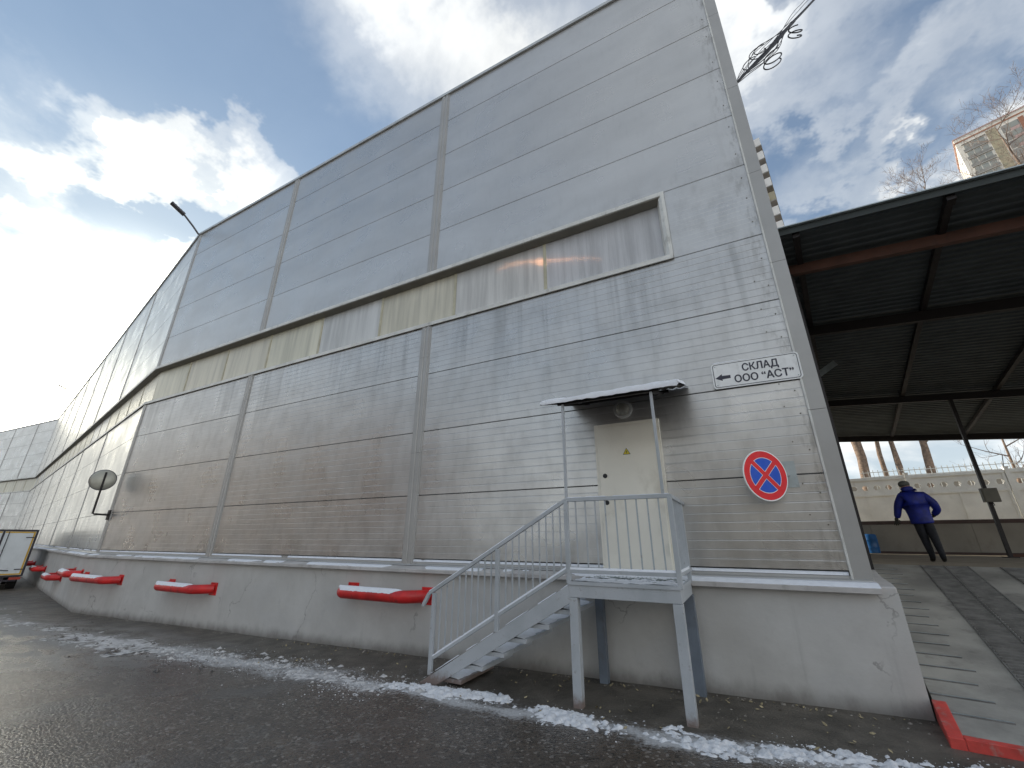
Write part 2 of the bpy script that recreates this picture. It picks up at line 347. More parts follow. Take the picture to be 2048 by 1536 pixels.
# ------------------------------------------------------------------ mesh helpers
def mesh(name, verts, faces, mat):
    me = bpy.data.meshes.new(name); me.from_pydata([tuple(v) for v in verts], [], faces); me.update()
    for mm in (mat if isinstance(mat, (list, tuple)) else [mat]): me.materials.append(MATS[mm])
    return me
def link(name, me, parent=None, loc=(0, 0, 0), rot=(0, 0, 0)):
    o = bpy.data.objects.new(name, me); COL.objects.link(o)
    o.location = loc; o.rotation_euler = rot
    if parent: o.parent = parent
    return o
def thing(name, label, cat, loc=(0, 0, 0), rz=0., group=None):
    o = link(name, None, None, loc, (0, 0, rz)); o['label'] = label; o['category'] = cat
    if group: o['group'] = group
    return o
def tag(o, label=None, cat=None, group=None, kind=None):
    for k, v in (('label', label), ('category', cat), ('group', group), ('kind', kind)):
        if v: o[k] = v
    return o
class MB:
    def __init__(s): s.v = []; s.f = []; s.mi = []
    def add(s, v, f, mi=0):
        o = len(s.v); s.v += [tuple(x) for x in v]; s.f += [tuple(i+o for i in q) for q in f]; s.mi += [mi]*len(f); return s
    def box(s, x0, x1, y0, y1, z0, z1, mi=0, M=None):
        v = [Vector(c) for c in ((x0, y0, z0), (x1, y0, z0), (x1, y1, z0), (x0, y1, z0), (x0, y0, z1), (x1, y0, z1), (x1, y1, z1), (x0, y1, z1))]
        if M: v = [M @ c for c in v]
        return s.add(v, [(0, 3, 2, 1), (4, 5, 6, 7), (0, 1, 5, 4), (1, 2, 6, 5), (2, 3, 7, 6), (3, 0, 4, 7)], mi)
    def bar(s, a, b, wdt, h, mi=0, up=(0, 0, 1)):
        a = Vector(a); b = Vector(b); d = (b-a); L = d.length; d.normalize()
        side = d.cross(Vector(up)); 
        if side.length < 1e-4: side = Vector((1, 0, 0))
        side.normalize(); u = side.cross(d)
        v = []
        for q in (a, b):
            for sx, sz in ((-1, -1), (1, -1), (1, 1), (-1, 1)): v.append(q+side*sx*wdt/2+u*sz*h/2)
        return s.add(v, [(0, 1, 2, 3), (7, 6, 5, 4), (0, 4, 5, 1), (1, 5, 6, 2), (2, 6, 7, 3), (3, 7, 4, 0)], mi)
    def tube(s, pts, r, n=10, mi=0, caps=True):
        pts = [Vector(p) for p in pts]; k = len(pts); rs = r if isinstance(r, (list, tuple)) else [r]*k
        v = []; prev = None
        for i, p in enumerate(pts):
            d = (pts[min(i+1, k-1)]-pts[max(i-1, 0)]).normalized()
            if prev is None:
                a = d.orthogonal().normalized()
            else:
                a = prev-d*prev.dot(d)
                a = a.normalized() if a.length > 1e-6 else d.orthogonal().normalized()
            prev = a; bb = d.cross(a)
            for j in range(n):
                t_ = 2*math.pi*j/n; v.append(p+(a*math.cos(t_)+bb*math.sin(t_))*rs[i])
        f = []
        for i in range(k-1):
            for j in range(n):
                f.append((i*n+j, i*n+(j+1) % n, (i+1)*n+(j+1) % n, (i+1)*n+j))
        if caps: f += [tuple(range(n))[::-1], tuple((k-1)*n+j for j in range(n))]
        return s.add(v, f, mi)
    def disc(s, c, r, thick, n=40, mi=0, mi_side=None, M=None, r0=0):
        # disc facing -Y, front at c.y, back at c.y+thick
        v = []; f = []; M = M or Matrix()
        for y in (0, thick):
            for j in range(n): t_ = 2*math.pi*j/n; v.append(M @ Vector((c[0]+r*math.cos(t_), c[1]+y, c[2]+r*math.sin(t_))))
        f = [tuple(range(n)), tuple(range(2*n-1, n-1, -1))]+[(j, n+j, n+(j+1) % n, (j+1) % n) for j in range(n)]
        return s.add(v, f, mi)
    def prism(s, poly, z0, z1, mi=0):
        n = len(poly); v = [(x, y, z0) for x, y in poly]+[(x, y, z1) for x, y in poly]
        f = [tuple(range(n))[::-1], tuple(range(n, 2*n))]+[(i, (i+1) % n, n+(i+1) % n, n+i) for i in range(n)]
        return s.add(v, f, mi)
    def extrude_x(s, prof, x0, x1, mi=0, closed=True, caps=True):
        # prof: list of (y,z)
        n = len(prof); v = [(x0, y, z) for y, z in prof]+[(x1, y, z) for y, z in prof]
        rng = n if closed else n-1
        f = [(i, (i+1) % n, n+(i+1) % n, n+i) for i in range(rng)]
        if caps and closed: f += [tuple(range(n))[::-1], tuple(range(n, 2*n))]
        return s.add(v, f, mi)
    def me(s, name, mats):
        me = mesh(name, s.v, s.f, mats)
        if isinstance(mats, (list, tuple)) and len(mats) > 1:
            for p_, i in zip(me.polygons, s.mi): p_.material_index = i
        bm = bmesh.new(); bm.from_mesh(me); bmesh.ops.recalc_face_normals(bm, faces=bm.faces); bm.to_mesh(me); bm.free()
        return me
    def build(s, name, mats, parent=None, loc=(0, 0, 0), rot=(0, 0, 0), smooth=False, bevel=0):
        me = s.me(name, mats)
        if smooth:
            for p_ in me.polygons: p_.use_smooth = True
            me.set_sharp_from_angle(angle=R_(40)) if hasattr(me, 'set_sharp_from_angle') else None
        o = link(name, me, parent, loc, rot)
        if bevel:
            b_ = o.modifiers.new('bevel', 'BEVEL'); b_.width = bevel; b_.segments = 2; b_.limit_method = 'ANGLE'; b_.angle_limit = R_(40)
        return o
def fbm(x, y, z=0.0, o=5):
    return noise.fractal(Vector((x, y, z)), 1.0, 2.0, o)

def gz(x):                       # height of the yard in front of the wall
    return -1.10+.0215*max(-17.3, min(0.0, x))

# ------------------------------------------------------------------ ground
def axis(lo, hi, a, b, step, grow=1.35):
    out = []; x = a
    while x <= b+1e-6: out.append(x); x += step
    s_ = step; x = out[-1]
    while x < hi: s_ *= grow; x += s_; out.append(min(x, hi))
    s_ = step; x = out[0]
    while x > lo: s_ *= grow; x -= s_; out.insert(0, max(x, lo))
    return out
xs = axis(-900, 900, -24, 3, .12); ys = axis(-900, 900, -6.5, 0.4, .12)
v = []; f = []
for y in ys:
    for x in xs:
        d = .018*fbm(x*.8, y*.8, 3, 4) if (-40 < x < 10 and -20 < y < 1) else 0
        z = gz(x)+d
        v.append((x, y, z))
nx = len(xs)
for j in range(len(ys)-1):
    for i in range(nx-1): f.append((j*nx+i, j*nx+i+1, (j+1)*nx+i+1, (j+1)*nx+i))
me = mesh('ground', v, f, 'ground')
for p_ in me.polygons: p_.use_smooth = True
tag(link('ground', me), kind='structure')

# ------------------------------------------------------------------ warehouse
ZL = [.125, 1.17, 2.34, 3.51, 4.60]; ZU = [5.94, 7.02, 8.19, 9.36, 10.53, 11.53]
AZB, LB = 11.5, 42.7
P_A = Vector((-18.03, 0, 0)); dB = Vector((-math.cos(R_(AZB)), math.sin(R_(AZB)), 0)); P_B = P_A+dB*LB
ROTC = R_(3.4); LC = 27.0
wh = thing('warehouse', 'long grey metal warehouse clad in ribbed sandwich panels on a plastered plinth', 'building')
_pc = {}
def panel_mesh(wd, h, ng, gap=.0065):
    key = (round(wd, 3), round(h, 3), ng)
    if key in _pc: return _pc[key]
    prof = [(.06, gap/2), (.012, gap/2), (0, gap/2+.006)]
    gd = .0013 if ng in (9, 10) else .0005
    for i in range(1, ng):
        z = h*i/ng; prof += [(0, z-.010), (gd, z-.004), (gd, z+.003), (-gd*.3, z+.007), (0, z+.014)]
    prof += [(0, h-gap/2-.006), (.012, h-gap/2), (.06, h-gap/2)]
    b_ = MB().extrude_x(prof, gap/2, wd-gap/2, 0, closed=True)
    _pc[key] = b_.me('panel', 'panel'); return _pc[key]
def wall_run(L, org, rz, bays, winx, ng_l, ng_u, detail=True):
    """cladding of one straight wall; local x runs to the right, the outer face is -y"""
    Mx = Matrix.Translation(org) @ Matrix.Rotation(rz, 4, 'Z')
    def put(name, me, x, z, y=0.0):
        p_ = Mx @ Vector((x, y, z)); return link(name, me, wh, p_, (0, 0, rz))
    for (x0, x1) in bays:
        for i in range(4): put('panel', panel_mesh(x1-x0, ZL[i+1]-ZL[i], ng_l), x0, ZL[i])
        for i in range(5): put('panel', panel_mesh(x1-x0, ZU[i+1]-ZU[i], ng_u), x0, ZU[i])
    return Mx, put
MW = .25
# main wall A: bays right to left
x_edges = [-18.03, -12.27, -6.29, 0.0]
baysA = [(-18.03+.06, -12.27-MW/2+.02), (-12.27+MW/2-.02, -6.29-MW/2+.02), (-6.29+MW/2-.02, -.17)]
MA, putA = wall_run(18.03, Vector((0, 0, 0)), 0.0, baysA, None, 10, 16)
for z0, z1 in ((4.60, 5.94),):      # wall to the right of the window
    putA('panel', panel_mesh(1.23-.0, z1-z0, 16 if z1-z0 > 1 else 1, .004 if z1-z0 < .5 else .0065), -1.40, z0)
baysB = []; nb = 7; bw = LB/nb
for i in range(nb): baysB.append((-(i+1)*bw+.04, -i*bw-.04))
MBm, putB = wall_run(LB, P_A, R_(-AZB), baysB, None, 9, 8)
mc = [0, 4.0, 9.2, 14.6, 20.0, 25.4]
baysC = [(-mc[i+1]+.04, -mc[i]-.04) for i in range(5)]
MC, putC = wall_run(LC, P_B, ROTC, baysC, None, 4, 4)

# mullions (flashings between bays), cut at 3 m joints
def mullion_mesh(wd, h):
    key = ('m', round(wd, 2), round(h, 3))
    if key in _pc: return _pc[key]
    poly = [(-wd/2, .02), (-wd/2, -.012), (-wd/2+.035, -.014), (-wd/2+.04, -.030), (-.02, -.030), (-.012, -.018), (.012, -.018), (.02, -.030), (wd/2-.04, -.030), (wd/2-.035, -.014), (wd/2, -.012), (wd/2, .02)]
    if wd < .15: poly = [(-wd/2, .02), (-wd/2, -.02), (wd/2, -.02), (wd/2, .02)]
    _pc[key] = MB().prism(poly, 0, h-.004).me('mullion', 'panel_trim'); return _pc[key]
for x in (-12.27, -6.29):
    for z0, z1 in ((.03, 1.945), (1.945, 3.88), (3.88, 4.60), (5.94, 8.40), (8.40, 9.68), (9.68, 11.53)):
        putA('mullion', mullion_mesh(MW, z1-z0), x, z0)
for i in range(1, nb):
    for z0, z1 in ((.1, 4.60), (5.94, 11.53)): putB('mullion', mullion_mesh(.09, z1-z0), -i*bw, z0)
for x in mc[1:]:
    for z0, z1 in ((.1, 4.60), (5.94, 11.53)): putC('mullion', mullion_mesh(.11, z1-z0), -x, z0)
# corner flashings
for z0, z1 in ((.03, 2.4), (2.4, 4.59), (5.95, 8.7), (8.7, 11.53)):
    MB().prism([(-18.03+.13, -.016), (-18.03+.13, .02), (-18.03, .02), (-18.03-.10, .045), (-18.03-.105, .008), (-18.03-.005, -.016)], z0, z1-.004).build('corner_flashing', 'panel_trim', wh)
zj = [.02, 1.93, 4.08, 5.72, 7.60, 9.55, 11.53]
for a_, b_ in zip(zj, zj[1:]):
    MB().prism([(-.175, .01), (-.175, -.020), (.0, -.022), (.002, .0), (.045, .28), (.02, .285), (-.02, .01)], a_, b_-.005).build('corner_flashing', 'panel_trim', wh)
    MB().prism([(-.19, .005), (-.19, -.028), (-.172, -.030), (-.168, -.022), (-.168, .005)], a_, b_-.005).build('edge_strip', 'frame_white', wh)
# screw heads beside the corner
scr = MB()
for z in [.6, .95, 1.45, 1.9, 2.2, 2.95, 3.3, 3.75, 4.2, 4.85, 5.3, 5.7, 6.2, 6.8, 7.3, 7.9, 8.4, 9.1, 9.6, 10.2, 10.9]:
    scr.disc((-.27, -.006, z), .009, .008, 8); 
    if z < 4: scr.disc((-.42, -.006, z+.11), .008, .008, 8)
tag(scr.build('screw_heads', 'box_grey', wh), kind='stuff')
# inner body, roof slab
dC = Vector((-math.cos(ROTC), -math.sin(ROTC), 0)); P_C = P_B+dC*LC
side = Vector((.156, .988, 0)).normalized()
bo = MB()
def off(p_, n_, d): return (p_.x+n_[0]*d, p_.y+n_[1]*d)
poly = [(.06, .6), (-18.0, .6), off(P_B, (0.1, .98), .6), off(P_C, (-.05, 1), .6), (P_C.x, 30), (-60, 30), (-30, 13.5), (2.15, 13.5)]
bo.prism(poly, -1.0, 11.50)
bo.build('body', 'dark_body', wh)
# side wall of the warehouse, along the covered ramp
sw = MB(); Ms = Matrix.Rotation(R_(81.0), 4, 'Z')
sw.box(.29, 13.6, -.0, .10, -.02, 11.5, 0, Ms)
sw.build('side_wall', 'panel_trim', wh)
# roof edge cap, in 3 m lengths
def cap_run(Mx, L, rz, step=3.0):
    x = 0.0
    while x > -L+.01:
        x1 = max(-L, x-step)
        b_ = MB().extrude_x([(.25, 11.55), (-.045, 11.52), (-.05, 11.60), (-.02, 11.635), (.25, 11.66)], 0, x-x1-.006)
        link('roof_cap', b_.me('roof_cap', 'cap'), wh, Mx @ Vector((x1, 0, 0)), (0, 0, rz)); x = x1
cap_run(MA, 18.03, 0.0); cap_run(MBm, LB, R_(-AZB), 6.1); cap_run(MC, LC, ROTC, 6.0)

# window band
jA = [-1.41, -3.65, -5.72, -7.80, -9.86, -11.96, -13.99, -16.06, -18.0]
colA = ['pane_clear_blue', 'pane_clear_grey', 'pane_beige', 'pane_grey', 'pane_yellow', 'pane_beige', 'pane_beige', 'pane_yellow']
def pane(put, x1, x0, mat):
    key = ('p', round(x1-x0, 2), mat)
    if key not in _pc: _pc[key] = MB().box(.004, x1-x0-.004, 0, .02, 4.68, 5.86).me('window_pane', mat)
    put('window_pane', _pc[key], x0, 0, .13)
for nm, base in (('pane_clear_blue', (.66, .67, .69)), ('pane_clear_grey', (.72, .72, .70))):
    m, t, b, p = newmat(nm)
    s = N(t, 'ShaderNodeSeparateXYZ'); t.links.new(p, s.inputs[0])
    st = noise_n(t, combine(t, math_n(t, 'MULTIPLY', s.outputs[0], 6.0), 0.0, math_n(t, 'MULTIPLY', s.outputs[2], .35)), 1.0, 6, .65)
    c = mixc(t, mapr(t, st, .35, .7), tuple(x*1.15 for x in base), tuple(x*.8 for x in base))
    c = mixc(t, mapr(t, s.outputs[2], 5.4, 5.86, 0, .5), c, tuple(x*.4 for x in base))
    t.links.new(c, b.inputs['Base Color']); b.inputs['Roughness'].default_value = .28; b.inputs['Transmission Weight'].default_value = .22
    wv = N(t, 'ShaderNodeTexWave', wave_type='BANDS', bands_direction='X'); wv.inputs['Scale'].default_value = 9.0
    t.links.new(p, wv.inputs['Vector']); bump(t, b, wv.outputs['Fac'], .35, .004)
m, t, b, p = newmat('glint_glow'); b.inputs['Emission Color'].default_value = (1.0, .42, .16, 1); b.inputs['Emission Strength'].default_value = 16.0  # emission that stands in for the orange glint on the panes
def joint(put, x):
    if 'j' not in _pc: _pc['j'] = MB().box(-.03, .03, -.012, .0, 4.68, 5.86).me('pane_joint', 'pane_joint')
    put('pane_joint', _pc['j'], x, 0, .13)
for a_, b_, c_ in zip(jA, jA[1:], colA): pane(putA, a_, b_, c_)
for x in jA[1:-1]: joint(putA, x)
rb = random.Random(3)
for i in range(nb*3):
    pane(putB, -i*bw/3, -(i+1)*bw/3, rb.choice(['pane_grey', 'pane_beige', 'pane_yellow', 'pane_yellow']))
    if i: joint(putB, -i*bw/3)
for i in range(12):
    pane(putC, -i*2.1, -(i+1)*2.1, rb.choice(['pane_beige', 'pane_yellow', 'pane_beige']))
    if i: joint(putC, -i*2.1)
il = thing('pane_glint', 'warm orange glint on the window band near its right end, made by added glowing shapes', 'lamp', (-3.94, .45, 5.68))  # added emitters behind the panes imitate a warm glint
MB().tube([(-.05, 0, .02), (0, 0, .015), (.05, 0, .0), (.10, 0, -.02), (.16, 0, -.03)], [.02, .055, .07, .055, .02], 10).build('glint_core', 'glint_glow', il)
MB().tube([(-.95, 0, .10), (-.70, 0, .17), (-.45, 0, .15), (-.15, 0, .07), (.1, 0, .0), (.45, 0, -.09), (.85, 0, -.20), (1.3, 0, -.36)], [.004, .012, .016, .018, .018, .014, .008, .004], 6).build('glint_streak', 'glint_glow', il)

def frame_run(put, segs, zlo=4.60, zhi=5.94):
    for (x1, x0) in segs:
        w_ = x1-x0-.004
        k = ('ft', round(w_, 2))
        if k not in _pc:
            _pc[k] = MB().extrude_x([(.12, 5.862), (-.012, 5.855), (-.035, 5.862), (-.035, 5.94), (-.020, 5.955), (.01, 5.955), (.01, 5.95), (.12, 5.95)], 0, w_).me('window_head', 'frame_white')
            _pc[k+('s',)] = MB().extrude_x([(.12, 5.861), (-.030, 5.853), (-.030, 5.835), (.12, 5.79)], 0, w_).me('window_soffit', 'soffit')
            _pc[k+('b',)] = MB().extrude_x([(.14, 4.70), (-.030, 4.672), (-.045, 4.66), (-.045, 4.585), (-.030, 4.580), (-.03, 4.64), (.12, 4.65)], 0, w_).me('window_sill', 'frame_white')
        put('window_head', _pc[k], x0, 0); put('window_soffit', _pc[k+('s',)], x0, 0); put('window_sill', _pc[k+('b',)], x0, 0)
segA = [(-1.40, -4.03), (-4.03, -5.70), (-5.70, -8.1), (-8.1, -10.6), (-10.6, -13.1), (-13.1, -15.6), (-15.6, -18.04)]
frame_run(putA, segA)
frame_run(putB, [(-i*6.1-.002, -(i+1)*6.1) for i in range(7)])
frame_run(putC, [(-i*5.4-.002, -(i+1)*5.4) for i in range(5)])
MB().extrude_x([(.12, 0), (-.040, 0), (-.040, .05), (-.012, .1), (.12, .14)], 0, 1.28).build('window_jamb', 'frame_white', wh, (-1.40+.0, 0, 4.64), (0, R_(-90), 0))

# base flashing, coping stones and plinth
def base_run(Mx, L, rz, x_start=0.0, step=3.05, gapm=.006):
    x = x_start
    rr = random.Random(5)
    while x > -L+.01:
        x1 = max(-L, x-step); w_ = x-x1-gapm
        if w_ < .05: break
        k = ('bf', round(w_, 3))
        if k not in _pc:
            _pc[k] = MB().extrude_x([(.05, .118), (.018, .118), (.018, .085), (-.006, .078), (-.010, .055), (-.055, .040), (-.060, .028), (.05, .02)], 0, w_).me('base_flashing', 'panel_trim')
            _pc[k+('c',)] = MB().extrude_x([(.05, .018), (-.060, .020), (-.235, -.012), (-.245, -.02), (-.245, -.065), (-.225, -.070), (-.16, -.060), (.05, -.060)], 0, w_).me('coping', 'coping')
        p_ = Mx @ Vector((x1, 0, 0))
        link('base_flashing', _pc[k], wh, p_, (0, 0, rz)); link('coping', _pc[k+('c',)], wh, p_, (0, 0, rz)); x = x1
base_run(MA, 18.05, 0.0); base_run(MBm, LB, R_(-AZB)); base_run(MC, LC, ROTC)
nbv = Vector((-math.sin(R_(AZB)), -math.cos(R_(AZB)), 0))
cA = (-17.99-.05, -.15)
pB = P_B+nbv*.15; pC = P_C+Vector((.06, -1, 0))*.15
pl = MB()
# front face of the plinth is a grid so that its rough plaster has real unevenness
def plinth_wall(p0, p1, z0, z1, step):
    p0 = Vector((*p0, 0)); p1 = Vector((*p1, 0)); L = (p1-p0).length; d = (p1-p0)/L; n_ = Vector((d.y, -d.x, 0))
    nx_ = max(1, int(L/step)); nz = max(1, int((z1-z0)/step)); vv = []; ff = []
    for j in range(nz+1):
        for i in range(nx_+1):
            u = L*i/nx_; z = z0+(z1-z0)*j/nz
            e = 0 if (i in (0, nx_) or j == nz) else .010*fbm((p0+d*u).x*1.3, z*1.7, 7, 4)
            q = p0+d*u+n_*e; vv.append((q.x, q.y, z))
    for j in range(nz):
        for i in range(nx_): a_ = j*(nx_+1)+i; ff.append((a_, a_+1, a_+nx_+2, a_+nx_+1))
    return vv, ff
k_ = Vector((.156, .988, 0)).normalized()
crn = Vector((.14, -.15, 0)); crb = crn+k_*5.9
v1, f1 = plinth_wall(cA, (crn.x, crn.y), -1.75, -.055, .09); pl.add(v1, f1)
v1, f1 = plinth_wall((pB.x, pB.y), cA, -1.75, -.055, .4); pl.add(v1, f1)
v1, f1 = plinth_wall((pC.x, pC.y), (pB.x, pB.y), -1.75, -.055, 1.0); pl.add(v1, f1)
v1, f1 = plinth_wall((crn.x, crn.y), (crb.x, crb.y), -1.75, -.055, .15); pl.add(v1, f1)
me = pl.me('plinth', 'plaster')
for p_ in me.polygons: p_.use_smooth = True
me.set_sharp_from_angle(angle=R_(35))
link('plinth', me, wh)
tp = MB(); tp.prism([(-.0, -.145), (.135, -.148), (.140+.156*.5, .35), (.12+.156*1.6, 1.5), (.14+.156*6, 5.75), (.06+.156*6, 5.76), (.05, .29)], -.6, -.004)
tp.build('plinth_top', 'coping', wh, bevel=.012)
# snow lying along the coping and on the base flashing
def snow_strip(Mx, L, rz, y0, y1, z, seed, x_start=0.0, thick=.012, cover=.0, step=.05, name='snow', skip=None):
    vv = []; ff = []; n = int((L+x_start)/step)
    prev = None
    for i in range(n):
        x = x_start-i*step
        c_ = fbm(x*1.1+seed, seed*3.1, 0, 5)+cover
        c2 = .5*fbm(x*5+seed, 9.1, 0, 3)
        if c_ <= 0 or (skip and skip(x)): prev = None; continue
        amt = min(1, c_*4+c2*.6+.15); amt = max(.04, amt)
        ya = y0+(y1-y0)*(1-amt); th = thick*min(1, .35+amt)
        zf = lambda y: z(y) if callable(z) else z
        row = [(x, y1, zf(y1)-.001), (x, y1-.003, zf(y1)+th*.7), (x, (ya+y1)/2, zf((ya+y1)/2)+th), (x, ya, zf(ya)-.001)]
        row = [Mx @ Vector(r) for r in row]; o = len(vv); vv += row
        if prev is not None:
            for k in range(3): ff.append((prev+k, prev+k+1, o+k+1, o+k))
        prev = o
    if ff:
        me = mesh(name, vv, ff, 'snow')
        for p_ in me.polygons: p_.use_smooth = True
        return tag(link(name, me, wh), kind='stuff')
zc_ = lambda y: .018+(.02-y-.02)*-.165 if False else (.020+(y+.060)*.183)
snow_strip(MA, 18.0, 0, -.235, -.075, zc_, 2.3, .0, .014, .20)
snow_strip(MA, 3.2, 0, -.240, -.075, zc_, 1.1, .0, .022, .9)
snow_strip(MBm, 42, 0, -.235, -.075, zc_, 4.3, -.3, .014, .28, .12)
snow_strip(MA, 17.9, 0, -.010, .016, lambda y: .084, 6.1, -.2, .034, .55, .03)
snow_strip(MBm, 42, 0, -.010, .016, lambda y: .084, 8.1, -.2, .034, .35, .1)

# door in the main wall
dr = MB()
DX0, DX1, DZ0, DZ1 = -2.87, -1.935, .015, 2.045
dr.box(DX0, DX0+.06, -.045, .03, DZ0, DZ1).box(DX1-.06, DX1, -.045, .03, DZ0, DZ1).box(DX0+.06, DX1-.06, -.045, .03, DZ1-.06, DZ1).box(DX0+.06, DX1-.06, -.045, .03, DZ0, DZ0+.03)
door = dr.build('door', 'door', wh, bevel=.004)
MB().box(DX0+.045, DX1-.045, -.060, -.02, DZ0+.035, DZ1-.045).build('door_leaf', 'door', door, bevel=.006)
for z in (1.78, .32):
    MB().tube([(DX1-.050, -.072, z-.07), (DX1-.050, -.072, z+.07)], .013, 8).build('hinge', 'door', door)
for z in (1.289, .921):
    MB().disc((-2.748, -.066, z), .032, .008, 14).disc((-2.748, -.078, z), .018, .014, 10).build('lock', 'black', door)
st = MB(); cx, cz, r_ = -2.415, 1.600, .062
tri = [(cx+r_*math.sin(a), cz+r_*math.cos(a)) for a in (0, 2*math.pi/3, 4*math.pi/3)]
def flat(poly, y, th=.0012, mi=0, mb=None):
    n = len(poly); vv = [(x, y, z) for x, z in poly]+[(x, y+th, z) for x, z in poly]
    mb.add(vv, [tuple(range(n)), tuple(range(2*n-1, n-1, -1))]+[(i, (i+1) % n, n+(i+1) % n, n+i) for i in range(n)], mi)
flat(tri, -.0625, .0022, 1, st)
flat([(cx+(x-cx)*.80, cz+(z-cz)*.80) for x, z in tri], -.0640, .0012, 0, st)
bolt = [(.004, .034), (-.012, .004), (-.001, .006), (-.006, -.022), (.012, .010), (.002, .009)]
flat([(cx+x, cz-.003+z) for x, z in bolt], -.0655, .0012, 1, st)
st.build('warning_sticker', ['sticker_yellow', 'black'], door)

# ------------------------------------------------------------------ entrance stair
stair = thing('entrance_stair', 'grey painted steel stair with snowy treads and railed landing below the door', 'stairs')
YO, YI = -1.20, -.27; XL, XR = -2.94, -1.77; SL = .58
PG = 'paint_grey'
# landing
MB().box(XL, XR, YO, YO+.05, -.155, -.012).box(XL, XR, YI-.03, YI+.02, -.155, -.012).box(XL, XL+.05, YO+.05, YI-.03, -.155, -.012).box(XR-.05, XR, YO+.05, YI-.03, -.155, -.012).build('landing_frame', PG, stair, bevel=.004)
g = MB(); n = 24
for i in range(n):
    x = XL+.03+(XR-XL-.06)*i/(n-1); g.box(x-.003, x+.003, YO+.02, -.06, -.030, .0)
for i in range(20):
    y = YO+.04+(1.08)*i/19; g.box(XL+.03, XR-.03, y-.003, y+.003, -.024, -.004)
tag(g.build('landing_grating', 'galvanised', stair), kind='stuff')
MB().box(XL-.008, XR+.008, YO-.012, YO+.03, -.030, .006).box(XR-.03, XR+.012, YO+.03, -.10, -.030, .006).build('landing_edge', PG, stair)
# snow blanket on the landing with holes where the grating shows
vv = []; ff = []; idx = {}; st_ = .02
nxx = int((XR-XL)/st_); nyy = int(1.10/st_)
for j in range(nyy+1):
    for i in range(nxx+1):
        x = XL+i*st_; y = YO+j*st_
        vv.append((x, y, .004+.012*max(0, .5+fbm(x*6, y*6, 2, 3))))
for j in range(nyy):
    for i in range(nxx):
        x = XL+i*st_; y = YO+j*st_
        c_ = fbm(x*9, y*9, 4, 4)+.9-(y-YO)*1.6
        if c_ > 0: a_ = j*(nxx+1)+i; ff.append((a_, a_+1, a_+nxx+2, a_+nxx+1))
me = mesh('landing_snow', vv, ff, 'snow'); link('landing_snow', me, stair)
# legs
def leg(x, y, wdt, mat=PG):
    z0 = gz(x)-.03
    MB().box(x-wdt/2, x+wdt/2, y-wdt/2, y+wdt/2, z0, -.158).build('leg', mat, stair, bevel=.004)
leg(XL+.045, YO+.045, .095); leg(XR-.045, YO+.045, .095); leg(XL+.06, -.27, .10, 'paint_grey_dark'); leg(XR-.05, -.27, .12, 'paint_grey_dark')
# stringers
def stringer(y):
    a_ = Vector((XL, y, -.035-.09)); xl = -4.86; b_ = Vector((xl, y, -.125-(XL-xl)*SL))
    o = MB(); h = .185
    o.add([(a_.x, y-.02, a_.z+h/2), (a_.x, y-.02, a_.z-h/2), (b_.x, y-.02, b_.z-h/2+.03), (b_.x-.06, y-.02, b_.z+h/2-.05),
           (a_.x, y+.02, a_.z+h/2), (a_.x, y+.02, a_.z-h/2), (b_.x, y+.02, b_.z-h/2+.03), (b_.x-.06, y+.02, b_.z+h/2-.05)],
          [(0, 1, 2, 3), (7, 6, 5, 4), (0, 4, 5, 1), (1, 5, 6, 2), (2, 6, 7, 3), (3, 7, 4, 0)])
    o.build('stringer', PG, stair, bevel=.004)
stringer(YO+.02); stringer(-.36)
for k in range(1, 7):
    x = XL-.165*k/SL+.02; z = -.165*k-.125
    tr = MB().box(x-.02, x+.28, YO+.045, -.385, z-.045, z).build('tread', PG, stair, bevel=.003)
    me = MB(); rr = random.Random(k)
    pts = []
    nn = 30
    vv = []; ff = []
    for i in range(nn+1):
        y = YO+.05+(.76)*i/nn
        e = .012*fbm(y*6, k*3.3, 0, 3)
        vv += [(x-.022, y, z+.0), (x-.018+e*.3, y, z+.012), (x+.10, y, z+.018+e*.4), (x+.22+e*2, y, z+.008), (x+.25+e*3, y, z+.001)]
    for i in range(nn):
        for q in range(4): a_ = i*5+q; ff.append((a_, a_+1, a_+6, a_+5))
    m2 = mesh('tread_snow', vv, ff, 'snow'); [setattr(p_, 'use_smooth', True) for p_ in m2.polygons]
    link('tread_snow', m2, tr)
# rails and posts
def zrail(x): return .878-(XL-x)*SL if x < XL else .878
def zlow(x): return .125-(XL-x)*SL if x < XL else .105
def rail(name, pts, sz=.042):
    o = MB()
    for a_, b_ in zip(pts, pts[1:]): o.bar(a_, b_, sz, sz)
    return o.build(name, PG, stair, bevel=.004)
YR = YO+.02
rail('handrail', [(-4.96, YR, -.37), (-4.87, YR, zrail(-4.80)-.02), (XL, YR, .878), (XR, YR, .878), (XR, -.02, .878)])
rail('lower_rail', [(-4.76, YR, zlow(-4.76)), (XL, YR, .125)], .035)
rail('lower_rail', [(XL, YR, .105), (XR, YR, .105), (XR, -.06, .105)], .035)
for x, zt, zb in ((XL, .86, -.02), (XR, .86, -.02), (-3.86, zrail(-3.86)-.02, -.035-(XL+3.86)*SL+.0), (-4.785, zrail(-4.785)-.02, -.035-(XL+4.785)*SL)):
    MB().box(x-.024, x+.024, YR-.024, YR+.024, zb, zt).build('post', PG, stair, bevel=.003)
MB().box(XR-.022, XR+.022, -.33, -.29, -.02, .86).build('post', PG, stair, bevel=.003)
